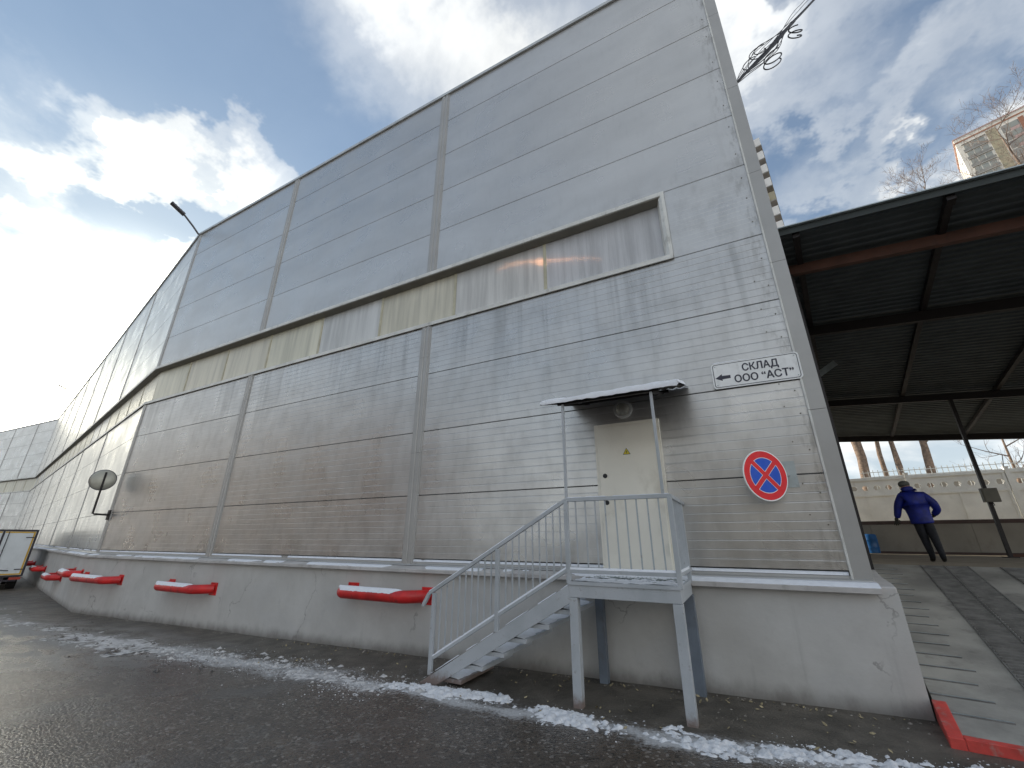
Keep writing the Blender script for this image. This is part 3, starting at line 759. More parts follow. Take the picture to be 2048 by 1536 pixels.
if True:
    bal = {}
    def baluster(x, y, z0, z1):
        link('baluster', MB().box(-.0075, .0075, -.0075, .0075, 0, z1-z0).me('baluster', PG), stair, (x, y, z0))
    for x in [XL-.09*(i+.95) for i in range(9)]+[-3.86-.092*(i+.95) for i in range(9)]: baluster(x, YR, zlow(x), zrail(x)-.02)
    for i in range(1, 10): baluster(XL+(XR-XL)*i/10, YR, .105, .86)
    for i in range(1, 8): baluster(XR, YR+(.86)*i/8, .105, .86)
# snow on the rails
def rail_snow(a_, b_, wdt, th, seed, cov=.25):
    a_ = Vector(a_); b_ = Vector(b_); L = (b_-a_).length; d = (b_-a_)/L; sdv = d.cross(Vector((0, 0, 1))).normalized(); n = int(L/.02)
    vv = []; ff = []; prev = None
    for i in range(n+1):
        q = a_+d*(i*L/n); c_ = fbm(i*.11+seed, seed, 0, 4)+cov
        if c_ < 0: prev = None; continue
        h = th*min(1, .3+c_*2.2); row = [q-sdv*wdt/2, q-sdv*wdt*.38+Vector((0, 0, h*.8)), q+Vector((0, 0, h)), q+sdv*wdt*.38+Vector((0, 0, h*.8)), q+sdv*wdt/2]
        o = len(vv); vv += row
        if prev is not None:
            for k in range(4): ff.append((prev+k, prev+k+1, o+k+1, o+k))
        prev = o
    me = mesh('rail_snow', vv, ff, 'snow'); [setattr(p_, 'use_smooth', True) for p_ in me.polygons]
    link('rail_snow', me, stair)
rail_snow((-4.87, YR, zrail(-4.80)+.002), (XL, YR, .900), .036, .014, 1.7, .5)
rail_snow((XL, YR, .900), (XR, YR, .900), .034, .008, 2.7, .4)
rail_snow((-4.76, YR, zlow(-4.76)+.018), (XL, YR, .144), .034, .024, 3.7, .55)
rail_snow((XL, YR, .1235), (XR, YR, .1235), .036, .024, 4.7, .9)
rail_snow((XR, YR, .1235), (XR, -.3, .1235), .034, .022, 5.7, .9)
rail_snow((XL, YR, -.030), (-4.86, YR, -.030-(XL+4.86)*SL*1.0), .034, .012, 6.7, .25)

# ------------------------------------------------------------------ door canopy
cn = thing('door_canopy', 'small sloping sheet canopy with snow on two thin posts above the door', 'canopy')
CX0, CX1 = -3.22, -1.49
def zroof(y): return 2.10+(y+1.22)*.30
cs = MB(); n = 34
prof = []
vv = []; ff = []
for i in range(n+1):
    x = CX0+(CX1-CX0)*i/n; hz = .012*(1 if i % 2 else -1)
    for y in (-1.24, -.02):
        vv += [(x, y, zroof(y)+hz), (x, y, zroof(y)+hz-.004)]
for i in range(n):
    a_ = i*4; b_ = a_+4
    ff += [(a_, b_, b_+2, a_+2), (a_+1, a_+3, b_+3, b_+1), (a_, a_+1, b_+1, b_), (a_+2, b_+2, b_+3, a_+3)]
cs.add(vv, ff).build('canopy_sheet', 'near_black_metal', cn)
for y in (-1.17, -.12): MB().bar((CX0+.22, y, zroof(y)-.035), (CX1-.25, y, zroof(y)-.035), .035, .035).build('canopy_beam', 'near_black_metal', cn)
for x in (XL+.01, XR-.06): MB().bar((x, -1.17, zroof(-1.17)-.055), (x, -.02, zroof(-.02)-.055), .03, .03).build('canopy_rafter', 'near_black_metal', cn)
for x in (XL+.01, XR-.06): MB().box(x-.016, x+.016, YR-.016, YR+.016, .902, zroof(-1.17)-.052).build('canopy_post', PG, cn, bevel=.003)
vv = []; ff = []; nx_ = 60; ny_ = 22
for j in range(ny_+1):
    for i in range(nx_+1):
        x = CX0+.01+(CX1-CX0-.02)*i/nx_; y = -1.262+1.16*max(0, j-1)/(ny_-1)
        h = .036+.018*fbm(x*3, y*3, 5, 4)+.02*(x-CX0)/(CX1-CX0)
        e = 0
        if j == 0: y += .012*fbm(x*5, 1.3, 0, 3); h = -.022+.012*fbm(x*9, 2.2, 0, 3)
        elif j == 1: h *= .85; y = -1.268+.014*fbm(x*5, 1.3, 0, 3)
        if i in (0, nx_) or j == ny_: h = .006
        vv.append((x, y, zroof(y)+h+.006))
for j in range(ny_):
    for i in range(nx_): a_ = j*(nx_+1)+i; ff.append((a_, a_+1, a_+nx_+2, a_+nx_+1))
me = mesh('canopy_snow', vv, ff, 'snow'); [setattr(p_, 'use_smooth', True) for p_ in me.polygons]; link('canopy_snow', me, cn)

# ------------------------------------------------------------------ bulkhead lamp over the door
lp = thing('wall_lamp', 'round grey bulkhead lamp on the wall above the door', 'lamp', (-2.415, -.002, 2.24))
MB().disc((0, -.05, 0), .135, .05, 32).build('lamp_base', 'lamp_ring', lp, bevel=.012)
o_ = MB(); 
for k, (r0, yy) in enumerate(((.098, -.052), (.085, -.085), (.055, -.105), (.02, -.112))):
    pass
vv = []; ff = []; ring = [(.098, -.050), (.092, -.080), (.070, -.102), (.038, -.114), (.0, -.118)]
for (r0, yy) in ring[:-1]:
    for j in range(28): a_ = 2*math.pi*j/28; vv.append((r0*math.cos(a_), yy, r0*math.sin(a_)))
vv.append((0, ring[-1][1], 0))
for i in range(3):
    for j in range(28): ff.append((i*28+j, i*28+(j+1) % 28, (i+1)*28+(j+1) % 28, (i+1)*28+j))
for j in range(28): ff.append((3*28+j, 3*28+(j+1) % 28, 4*28))
MB().add(vv, ff).build('lamp_glass', 'lamp_glass', lp, smooth=True)

# ------------------------------------------------------------------ direction sign
def rrect(x0, x1, z0, z1, r, n=6):
    out = []
    for cx_, cz_, a0 in ((x1-r, z1-r, 0), (x0+r, z1-r, 90), (x0+r, z0+r, 180), (x1-r, z0+r, 270)):
        for i in range(n+1): a_ = R_(a0+90*i/n); out.append((cx_+r*math.cos(a_), cz_+r*math.sin(a_)))
    return out
sg = thing('direction_sign', 'white rectangular warehouse sign with black arrow and Cyrillic lettering', 'sign', (-.655, -.03, 2.525))
sg.rotation_euler = (0, R_(.5), 0)
W2, H2 = .510, .183
o_ = MB(); flat(rrect(-W2, W2, -H2, H2, .045), -.004, .012, 0, o_); o_.build('sign_plate', 'sign_white', sg)
o_ = MB()
outer = rrect(-W2+.018, W2-.018, -H2+.016, H2-.016, .036); inner = rrect(-W2+.026, W2-.026, -H2+.024, H2-.024, .029)
n = len(outer); o_.add([(x, -.0052, z) for x, z in outer]+[(x, -.0052, z) for x, z in inner], [(i, (i+1) % n, n+(i+1) % n, n+i) for i in range(n)])
o_.build('sign_border', 'sign_ink', sg)
o_ = MB(); ax, az_ = -.475, -.012
flat([(ax, az_-.02), (ax+.085, az_+.032), (ax+.085, az_+.008), (ax+.185, az_+.006), (ax+.185, az_-.038), (ax+.085, az_-.042), (ax+.085, az_-.064)], -.0054, .001, 0, o_)
o_.build('arrow', 'sign_ink', sg)
def text(body, x0, x1, z, size, parent, mat, y=-.0056, bold=0.0):
    cu = bpy.data.curves.new('lettering', 'FONT'); cu.body = body; cu.size = size; cu.extrude = .0004; cu.offset = bold
    to = bpy.data.objects.new('lettering', cu); COL.objects.link(to)
    dg = bpy.context.evaluated_depsgraph_get(); me = bpy.data.meshes.new_from_object(to.evaluated_get(dg))
    bpy.data.objects.remove(to)
    xs_ = [v_.co.x for v_ in me.vertices]
    sx = (x1-x0)/(max(xs_)-min(xs_)); mn = min(xs_)
    for v_ in me.vertices:
        v_.co = Vector((x0+(v_.co.x-mn)*sx, y-v_.co.z, z+v_.co.y))
    base = [v_.co.copy() for v_ in me.vertices]; fs = [tuple(p_.vertices) for p_ in me.polygons]; mb = MB()
    for k, (dx, dz) in enumerate(((0, 0), (.0032, 0), (-.0032, 0), (0, .0028), (0, -.0028))):      # heavier strokes
        mb.add([c_+Vector((dx, -.00025*k, dz)) for c_ in base], fs)
    link('lettering', mb.me('lettering', mat), parent)
text('СКЛАД', -.135, .275, .025, .140, sg, 'sign_ink')
text('ООО “АСТ”', -.245, .425, -.122, .140, sg, 'sign_ink')
for x in (-.46, .46):
    for z in (-.135, .135): MB().disc((x, -.010, z), .007, .006, 8).build('sign_screw', 'galvanised', sg)
o_ = MB()
vv = []; ff = []
for i in range(41):
    x = -W2+.03+(2*W2-.06)*i/40; h = max(.0005, .007+.012*fbm(x*4, 3.3, 0, 3)); vv += [(x, -.006, H2-.001), (x, -.004, H2+h), (x, .010, H2+h), (x, .012, H2-.001)]
for i in range(40):
    for q in range(3): a_ = i*4+q; ff.append((a_, a_+1, a_+5, a_+4))
link('sign_snow', mesh('sign_snow', vv, ff, 'snow'), sg)

# ------------------------------------------------------------------ no stopping sign
ns = thing('no_stopping_sign', 'round red and blue no stopping sign on a wall bracket right of the door', 'sign', (-.79, -.25, 1.15), R_(39))
RS = .295
def annulus(mb, r0, r1, y, mi, a0=0, a1=360, n=48):
    vv = []; ff = []
    for i in range(n+1):
        a_ = R_(a0+(a1-a0)*i/n); vv += [(r0*math.cos(a_), y, r0*math.sin(a_)), (r1*math.cos(a_), y, r1*math.sin(a_))]
    for i in range(n): ff.append((2*i, 2*i+1, 2*i+3, 2*i+2))
    mb.add(vv, ff, mi)
MB().disc((0, 0, 0), RS, .012, 56).build('sign_plate', 'sign_white', ns, smooth=True)
o_ = MB(); annulus(o_, .208, RS-.012, -.0012, 0); o_.build('red_ring', 'sign_red', ns)
o_ = MB()
for k in range(4):            # four blue segments between the bars of the cross
    c0 = 90*k; hw = .026+.006; r1 = .201; pts = []
    d0 = math.degrees(math.asin(hw/r1))
    a0, a1 = c0-45+d0, c0+45-d0
    pts = [(hw*math.sqrt(2)*math.cos(R_(c0)), hw*math.sqrt(2)*math.sin(R_(c0)))]
    for i in range(13): a_ = R_(a0+(a1-a0)*i/12); pts.append((r1*math.cos(a_), r1*math.sin(a_)))
    o_.add([(x, -.0012, z) for x, z in pts], [tuple(range(len(pts)))])
o_.build('blue_field', 'sign_blue', ns)
o_ = MB()
for ang in (45, -45):
    Mr = Matrix.Rotation(R_(ang), 4, 'Y'); y_ = -.0022 if ang > 0 else -.0026
    o_.add([Mr @ Vector((x, y_, z)) for x, z in ((-.215, -.026), (.215, -.026), (.215, .026), (-.215, .026))], [(0, 1, 2, 3)])
o_.build('red_cross', 'sign_red', ns)
Mi = (Matrix.Translation((-.79, -.25, 1.15)) @ Matrix.Rotation(R_(39), 4, 'Z')).inverted()
o_ = MB(); o_.add([Mi @ Vector(c) for c in ((-.60, -.010, 1.02), (-.455, -.010, 1.02), (-.455, -.010, 1.33), (-.60, -.010, 1.33), (-.60, -.002, 1.02), (-.455, -.002, 1.02), (-.455, -.002, 1.33), (-.60, -.002, 1.33))],
      [(0, 1, 2, 3), (7, 6, 5, 4), (0, 4, 5, 1), (1, 5, 6, 2), (2, 6, 7, 3), (3, 7, 4, 0)]); o_.build('bracket_plate', 'galvanised', ns)
o_ = MB(); o_.bar(Mi @ Vector((-.56, -.010, 1.16)), Mi @ Vector((-.56, -.045, 1.16)), .06, .012).bar(Mi @ Vector((-.57, -.02, 1.16)), Mi @ Vector((-.74, -.18, 1.16)), .03, .03); o_.build('bracket_arm', 'galvanised', ns)
for x, z in ((-.475, 1.30), (-.475, 1.05), (-.575, 1.30)):
    o_ = MB().disc((x, -.016, z), .011, .008, 8); o_.v = [Mi @ Vector(q) for q in o_.v]; o_.build('bolt', 'galvanised', ns)

# ------------------------------------------------------------------ bumper rails
def bumper(label, x_r, L, z, org=Vector((0, 0, 0)), rz=0.0, seed=0):
    """x_r: right plate on the wall (local), tube runs left for L"""
    Mx = Matrix.Translation(org) @ Matrix.Rotation(rz, 4, 'Z')
    p_ = Mx @ Vector((x_r, -.15, z)); t_ = thing('bumper_rail', label, 'bumper', p_, rz, 'red tube bumpers on the plinth')
    r = .092; y = -.30
    pts = [(0, 0, 0), (-.05, -.10, 0)]
    c1 = [(-.05-.26*k/6.0, -.10+(y+.10)*(math.sin(k/6.0*math.pi/2)), 0) for k in range(1, 7)]
    pts += c1+[(-.9, y, 0), (-L+.12, y, 0)]
    for k in range(1, 7):
        a_ = k/6*math.pi/2; pts.append((-L+.12-.12*math.sin(a_), y+.12*(1-math.cos(a_)), 0))
    pts.append((-L, 0, 0))
    MB().tube(pts, r, 18).build('tube', 'red_paint', t_, smooth=True)
    for x in (.0, -L):
        pm = MB().box(x-.125, x+.125, -.012, .0, -.125, .125)
        pl_ = pm.build('plate', 'red_paint', t_, bevel=.003)
        bo_ = MB()
        for sx in (-1, 1):
            for sz in (-1, 1): bo_.disc((x+sx*.10, -.022, sz*.10), .011, .010, 6)
        bo_.build('bolts', 'red_paint', pl_)
    vv = []; ff = []; prev = None; x = -.42; x_e = -L-.02; n = 90
    for i in range(n+1):
        x = -.27+(x_e+.27+.02)*i/n
        e = .6+.5*fbm(x*4+seed, 1.1, 0, 3); sp = .95*min(1, (i+2)/14.0)*min(1, (n-i+3)/10)
        o = len(vv)
        for q in range(7):
            a_ = -1+q/3.0; th = a_*(sp+.10*fbm(x*14+seed, a_*2, 0, 3))*1.15
            rr = r+(.016*(1-a_*a_)+.0015)*min(1, (i+1)/8)
            vv.append((x, y-math.sin(th)*rr*-1 if False else y+math.sin(th)*rr, math.cos(th)*rr))
        if prev is not None:
            for q in range(6): ff.append((prev+q, prev+q+1, o+q+1, o+q))
        prev = o
    me = mesh('snow', vv, ff, 'snow'); [setattr(pp, 'use_smooth', True) for pp in me.polygons]; link('snow', me, t_)
bumper('red tube bumper on the plinth beside the foot of the steel stair', -5.69, 1.64, -.40, seed=1)
bumper('red tube bumper standing alone in the middle of the long plinth', -11.50, 1.72, -.58, seed=5)
bumper('red tube bumper right of the plinth corner', -15.72, 2.05, -.575, seed=9)
for x, z, lab in ((-.12, -.52, 'red tube bumper left of the plinth corner, higher than its left neighbour'),
                  (-3.75, -.80, 'low red tube bumper on the angled plinth, second left of the corner'),
                  (-8.75, -.74, 'red tube bumper on the angled plinth near the parked truck'),
                  (-13.4, -.70, 'red tube bumper just right of the parked box truck')):
    bumper(lab, x, 1.42, z, P_A, R_(-AZB), seed=x)

# ------------------------------------------------------------------ convex mirror
cm = thing('convex_mirror', 'round traffic mirror on a bent pole fixed at the wall corner', 'mirror', (-17.98, -.02, 1.10))
MB().box(-.07, .07, -.03, .0, -.14, .14).bar((0, -.03, 0), (.03, -.36, .01), .05, .05).build('wall_bracket', 'near_black_metal', cm)
MB().tube([(.03, -.30, .01), (.03, -.40, .02), (.03, -.40, 1.22)], .026, 10).build('pole', 'near_black_metal', cm)
vv = []; ff = []; nr = 5; ns_ = 36
for i in range(nr+1):
    r_ = .30*math.cos(i/nr*math.pi/2); dpt = .12*math.sin(i/nr*math.pi/2)
    for j in range(ns_): a_ = 2*math.pi*j/ns_; vv.append((r_*math.cos(a_), dpt*-1, r_*math.sin(a_)))
for i in range(nr):
    for j in range(ns_): ff.append((i*ns_+j, i*ns_+(j+1) % ns_, (i+1)*ns_+(j+1) % ns_, (i+1)*ns_+j))
ff.append(tuple(range(ns_)))
o_ = MB().add(vv, ff); dish = o_.build('mirror_dish', 'mirror_back', cm, (-.10, -.38, 1.00), (R_(-6), 0, R_(62)), smooth=True)
MB().tube([(.30*math.cos(a_), 0, .30*math.sin(a_)) for a_ in [2*math.pi*i/36 for i in range(37)]], .016, 6, caps=False).build('rim', 'lamp_dark', dish)

# ------------------------------------------------------------------ floodlights on the roof edge
def flood(label, base, outv, sc=1.0):
    t_ = thing('floodlight', label, 'floodlight', base, 0, 'floodlights on arms at the roof edge')
    o_ = Vector(outv)
    a_ = o_*.62+Vector((0, 0, .40)); b_ = o_*1.12+Vector((0, 0, .62))
    MB().tube([(0, 0, -.1), o_*.25+Vector((0, 0, .12)), a_], .034*sc, 8).build('arm', 'lamp_dark', t_)
    hd = MB(); hd.bar(a_, b_, .19*sc, .07*sc); h = hd.build('lamp_head', 'lamp_dark', t_, bevel=.01)
    d = (b_-a_).normalized(); u = Vector((0, 0, 1)); sl = MB()
    for i in range(5): q = a_+(b_-a_)*(i+.5)/5+Vector((0, 0, .045)); sl.bar(q-d*.012, q+d*.012, .17*sc, .02)
    sl.build('cooling_fins', 'lamp_dark', h)
flood('dark floodlight on an arm at the near roof corner', (-18.06, -.05, 11.64), (-.10, -.95, 0))
pl2 = P_A+dB*31.5
flood('small floodlight far along the angled wall roof', (pl2.x, pl2.y-.05, 11.64), (-.10, -1.1, 0), 1.1)

yb = thing('yard_building', 'unseen brick building across the yard, shaped to darken and warm the cladding reflections', 'building', (-14, -26, -1.3))
MB().box(-100, -16, -12, 0, 0, 14.4).build('wall', 'yard_brick', yb)  # unseen block; its height and dark brick darken reflections low on the cladding
MB().box(-100.3, -15.7, -12.3, .3, 14.4, 14.9).build('roof', 'tower_grey', yb)
MB().box(6, 36, -12, -.4, 0, 9.2).build('added_wing', 'retaining', yb); MB().box(5.8, 36.2, -12.2, -.2, 9.2, 9.6).build('added_wing_roof', 'tower_grey', yb)  # unseen wing added to darken reflections in the right-hand cladding
wm = MB().box(0, 1.6, -.05, .02, 0, 1.6).me('window', 'glass')
for i in range(25):
    for z in (1.2, 4.6, 8.0, 11.4): link('window', wm, yb, (-98+3.2*i, 0.03, z))

# ------------------------------------------------------------------ box truck
tk = thing('box_truck', 'small white box truck seen from behind, doors framed in yellow', 'truck', (-27.35, .22, -1.47), R_(90-11.5))
# local: +y forward (away), x to the right; rear face at y=0
TW, TH = 1.85, 1.72; B0 = .52
tb = MB().box(-TW/2, TW/2, .03, 3.4, B0, B0+TH-.06).build('cargo_box', 'truck_white', tk)
MB().box(-TW/2-.02, TW/2+.02, .0, .06, B0+TH-.07, B0+TH).box(-TW/2-.02, -TW/2+.045, .0, .06, B0-.04, B0+TH-.07).box(TW/2-.045, TW/2+.02, .0, .06, B0-.04, B0+TH-.07).box(-TW/2+.045, TW/2-.045, .0, .06, B0-.06, B0+.01).box(-.03, .03, -.002, .05, B0+.01, B0+TH-.07).build('rear_frame', 'truck_dark', tk)
for s_ in (-1, 1):
    x0, x1 = (s_*.03, s_*(TW/2-.045)); x0, x1 = min(x0, x1), max(x0, x1)
    dd = MB().box(x0, x1, .012, .03, B0+.01, B0+TH-.07).build('rear_door', 'truck_white', tk)
    yb = MB(); e = .05; zb0, zb1 = B0+.02, B0+TH-.08
    yb.box(x0+.01, x1-.01, .006, .013, zb1-e, zb1).box(x0+.01, x1-.01, .006, .013, zb0, zb0+e)
    yb.box(x1-.01-e, x1-.01, .006, .013, zb0+e, zb1-e) if s_ > 0 else yb.box(x0+.01, x0+.01+e, .006, .013, zb0+e, zb1-e)
    yb.build('yellow_edging', 'truck_yellow', dd)
    MB().tube([(s_*.14, -.015, B0), (s_*.14, -.015, B0+TH-.08)], .013, 6).build('lock_bar', 'truck_dark', dd)
    MB().tube([(s_*.14, -.02, B0+.22), (s_*.50, -.03, B0+.18)], .015, 6).build('handle', 'truck_dark', dd)
    for z in (.2, 1.4): MB().box(s_*(TW/2-.28) if s_ < 0 else TW/2-.28, s_*(TW/2-.05) if s_ > 0 else -TW/2+.28+.0, -.004, .012, B0+z, B0+z+.035).build('hinge', 'truck_dark', dd)
    MB().box(s_*.75-.16, s_*.75+.16, .0, .05, .36, .45).build('tail_light', 'truck_light', tk)
    for y in (.75,):
        wl = MB(); cx_ = s_*.74
        wl.tube([(cx_-.13, y, .30), (cx_+.13, y, .30)], .33, 20).build('wheel', 'rubber', tk)
    MB().tube([(s_*.74-.11, 3.9, .30), (s_*.74+.11, 3.9, .30)], .33, 20).build('wheel', 'rubber', tk)
MB().box(-.8, .8, .02, .12, .30, .36).box(-.45, -.37, .1, 4.4, .36, .50).box(.37, .45, .1, 4.4, .36, .50).build('chassis', 'truck_dark', tk)
cb_ = MB(); cb_.add([(-.85, 3.5, .4), (.85, 3.5, .4), (.85, 4.9, .4), (-.85, 4.9, .4), (-.8, 3.55, 1.85), (.8, 3.55, 1.85), (.8, 4.4, 1.85), (-.8, 4.4, 1.85), (-.84, 4.75, 1.15), (.84, 4.75, 1.15)],
       [(0, 3, 2, 1), (4, 5, 6, 7), (0, 1, 5, 4), (1, 2, 9, 6, 5), (0, 4, 7, 8, 3), (2, 3, 8, 9), (9, 8, 7, 6)])
cb_.build('cab', 'truck_white', tk)

# ------------------------------------------------------------------ ramp and upper yard
rp = link('ramp', None, None, (.07, -.75, 0), (0, 0, R_(-9))); tag(rp, kind='structure')
RL, ZB = 5.95, -1.045
def rz_(y): return ZB+(0-ZB)*y/RL
def slab(name, x0, x1, grooves, mat, spacing=.32, start=.42, gd=.05, gw=.032):
    ys_ = [0.0]
    prof = [(0, ZB)]
    if grooves:
        y = start
        while y < RL-.1:
            prof += [(y-gw, rz_(y-gw)+.006), (y-gw*.5, rz_(y)-gd), (y+gw*.5, rz_(y)-gd), (y+gw, rz_(y+gw))]; y += spacing
    prof += [(RL, 0.0), (RL, -1.3), (0, -1.3)]
    MB().extrude_x(prof, x0, x1).build(name, mat, rp)
slab('ramp_slab', .0, .46, False, 'concrete'); slab('ramp_slab', .4604, .70, False, 'concrete')
slab('ramp_slab', .7004, 1.34, False, 'concrete'); slab('ramp_slab', 1.3404, 1.72, False, 'concrete'); slab('ramp_slab', 1.7204, 2.36, False, 'concrete'); slab('ramp_slab', 2.3604, 5.2, False, 'concrete')
jd = MB().bar((0, 0, 0), (.46, 0, 0), .013, .010).me('groove_shadow', 'ramp_rib'); jl = MB().bar((0, 0, 0), (.46, 0, 0), .012, .012).me('groove_highlight', 'galvanised')  # dark and pale bars imitate the shadow and lit edge of slab grooves
y = .42; kk = 0
while y < RL-.1:
    sl = .46-.03*((kk*7) % 3)-.012*kk*.5
    a_ = link('groove_shadow', jd, rp, (.0, y-.012, rz_(y)+.001)); b_ = link('groove_highlight', jl, rp, (.0, y+.006, rz_(y)+.003)); a_.scale.x = b_.scale.x = sl/.46; y += .32; kk += 1
for x0, x1 in ((.72, 1.32), (1.74, 2.34)):
    r_ = MB(); y = .35
    while y < RL-.03:
        mid = (x0+x1)/2
        for a_, b_ in ((x0, mid-.02), (mid+.02, x1)):
            r_.bar((a_, y, rz_(y)+.008), (b_, y, rz_(y)+.008), .034, .022)
        y += .085
    for xx in (x0-.012, (x0+x1)/2, x1+.012): r_.bar((xx, .32, rz_(.32)+.004), (xx, RL-.02, rz_(RL-.02)+.004), .014, .018)
    tag(r_.build('tread_ribs', 'ramp_rib', rp), kind='stuff')
MB().add([(-.012, -.012, ZB-.20), (.085, -.012, ZB-.20), (.085, .60, rz_(.60)-.2), (-.012, .60, rz_(.60)-.2), (-.012, -.012, ZB+.012), (.085, -.012, ZB+.012), (.085, .60, rz_(.60)+.012), (-.012, .60, rz_(.60)+.012)],
         [(0, 3, 2, 1), (4, 5, 6, 7), (0, 1, 5, 4), (1, 2, 6, 5), (2, 3, 7, 6), (3, 0, 4, 7)]).build('kerb_edge', 'kerb_red', rp, bevel=.006)
MB().box(.087, 5.2, -.012, .085, ZB-.2, ZB+.020).build('kerb_edge', 'kerb_red', rp, bevel=.006)
yd = MB(); yd.prism([(.99, 5.20), (9.5, 3.95), (16, 3.0), (16, 16), (2.6, 16)], -1.2, -.004)
tag(yd.build('upper_yard', 'concrete_yard'), kind='structure')
# plane of natural ground behind the fence
tag(link('back_ground', mesh('back_ground', [(-200, 14.6+28, -.05), (3, 14.6, -.05), (300, -32, -.05), (900, 900, -.05), (-900, 900, -.05)], [(0, 1, 2, 3, 4)], 'concrete_yard')), kind='structure')

# retaining wall
DW = -9.0
rw = thing('retaining_wall', 'low beige retaining wall with dark brown top rail behind the covered ramp', 'wall', (3, 14.2, 0), R_(DW))
for i in range(-1, 5):
    MB().box(i*2.6+.004, (i+1)*2.6-.004, 0, .18, -.02, .96).build('wall_section', 'retaining', rw)
MB().box(-2.6, 13, -.03, .21, .962, 1.08).build('top_rail', 'retaining_cap', rw)
MB().box(-2.6, 13, -.012, -.001, -.01, .07).build('skirting', 'retaining_cap', rw)

# concrete fence with hexagonal openings
cf = thing('concrete_fence', 'white precast concrete fence with a row of hexagonal openings', 'fence', (3.86, 18.97, -.09), R_(DW)); cf.scale = (1.208, 1.208, 1.208)
PW = 2.38
def fence_panel_mesh():
    mb = MB(); y0, y1 = 0.0, .07; z0, z1 = 2.05, 2.56; nh = 7; cw = PW/nh
    for k in range(nh):
        xa = k*cw; xb = xa+cw; cx_ = (xa+xb)/2; cz_ = 2.28; r = .102
        hexp = [(cx_+r*math.cos(R_(60*i)), cz_+r*.95*math.sin(R_(60*i))) for i in range(6)]
        rec = [(xb, cz_), (xb, z1), (xa, z1), (xa, cz_), (xa, z0), (xb, z0)]
        vv = [(x, y, z) for y in (y0, y1) for x, z in rec]+[(x, y, z) for y in (y0, y1) for x, z in hexp]
        ff = []
        for i in range(6):
            j = (i+1) % 6
            ff += [(i, j, 12+j, 12+i), (6+i, 18+i, 18+j, 6+j), (12+i, 12+j, 18+j, 18+i)]
        mb.add(vv, ff)
    mb.box(0, PW, -.035, .10, 2.56, 2.66).box(0, PW, -.025, .09, 1.98, 2.05).box(0, PW, .005, .065, 0, 1.98)
    for x in (.0, PW*.5-.03, PW-.06): mb.box(x, x+.06, -.018, .005, 0, 1.98)
    mb.box(0, .07, -.02, 0, 2.05, 2.56).box(PW-.07, PW, -.02, 0, 2.05, 2.56)
    return mb.me('fence_panel', 'fence_white')
fpm = fence_panel_mesh(); postm = MB().box(-.10, .0, -.04, .12, 0, 2.72).box(-.12, .02, -.06, .14, 2.72, 2.76).me('fence_post', 'fence_white')
for i in range(-1, 5):
    x = 1.58+i*2.50; link('fence_panel', fpm, cf, (x, 0, .0)); link('fence_post', postm, cf, (x, 0, 0))
for i, (x, tl) in enumerate(((1.50, .16), (3.98, -.10))):
    MB().tube([(x, .02, 2.6), (x-tl, .0, 3.15)], .012, 6).build('wire_rod', 'lamp_dark', cf)

# railing behind the fence
rf = thing('rail_fence', 'pale metal bar railing rising behind the white concrete fence', 'railing', (5.0, 22.3, -.1), R_(DW)); rf.scale = (1.18, 1.18, 1.18)
rm = MB().box(-.011, .011, -.011, .011, 0, 3.36).me('rail_bar', 'rail_white')
for i in range(62): link('rail_bar', rm, rf, (.17*i, 0, 0))
for z in (3.05, 3.25): MB().box(-.1, 10.5, -.014, .014, z, z+.025).build('cross_rail', 'rail_white', rf)
# low building far behind
lb = thing('low_building', 'long low brown building behind the bare trees', 'building', (0, 62, -.05), R_(DW))
MB().box(-6, 52, 0, 12, 0, 6.9).build('wall', 'lowbuild', lb)
MB().box(-6.3, 52.3, -.3, 12.3, 6.9, 7.2).build('roof', 'tower_grey', lb)
for i in range(18): MB().box(-4+3.1*i, -2.2+3.1*i, -.03, .04, 3.6, 5.6).build('window', 'glass', lb)

# ------------------------------------------------------------------ covered ramp shelter
sh = thing('ramp_shelter', 'dark steel shelter with corrugated roof over the ramp beside the warehouse', 'shelter')
def rzf(x, y): return 5.97-.1058*(x-.44)-.0695*(y-2.16)
e1 = Vector((.990, -.105, 0)).normalized(); e2 = Vector((.155, .988, 0)).normalized(); O = Vector((.30, 2.13, 0))
def SP(a_, b_, dz=0.0):
    q = O+e1*a_+e2*b_; return Vector((q.x, q.y, rzf(q.x, q.y)+dz))
def corr(b0, b1, a0=-.15, a1=14.0, per=.19, amp=.030):
    vv = []; ff = []; n = int(round((b1-b0)/per)); k = 0
    rows = []
    for i in range(n):
        for fr, h in ((0, 0), (.30, 0), (.42, amp), (.88, amp)): rows.append((b0+(i+fr)*per, h))
    rows.append((b0+n*per, 0))
    for (b_, h) in rows: vv += [SP(a0, b_, h), SP(a1, b_, h)]
    for i in range(len(rows)-1): ff.append((2*i, 2*i+1, 2*i+3, 2*i+2))
    return mesh('roof_sheet', vv, ff, 'corrugate')
bb = 0.0
while bb < 14.3: link('roof_sheet', corr(bb, min(bb+2.85, 14.6)), sh); bb += 2.85
MB().bar(SP(-.12, -.02, -.02), SP(14, -.02, -.02), .02, .14).build('fascia', 'green_trim', sh)
MB().bar(SP(-.12, -.045, .052), SP(14, -.045, .052), .09, .02).build('drip_edge', 'galvanised', sh)
for b_, dz, mat, hh_ in ((1.05, -.20, 'rust_beam', .20), (3.85, -.22, 'near_black_metal', .24), (9.6, -.20, 'near_black_metal', .20), (14.45, -.16, 'near_black_metal', .22)):
    MB().bar(SP(-.1, b_, dz), SP(14, b_, dz), .12, hh_).build('beam', mat, sh)
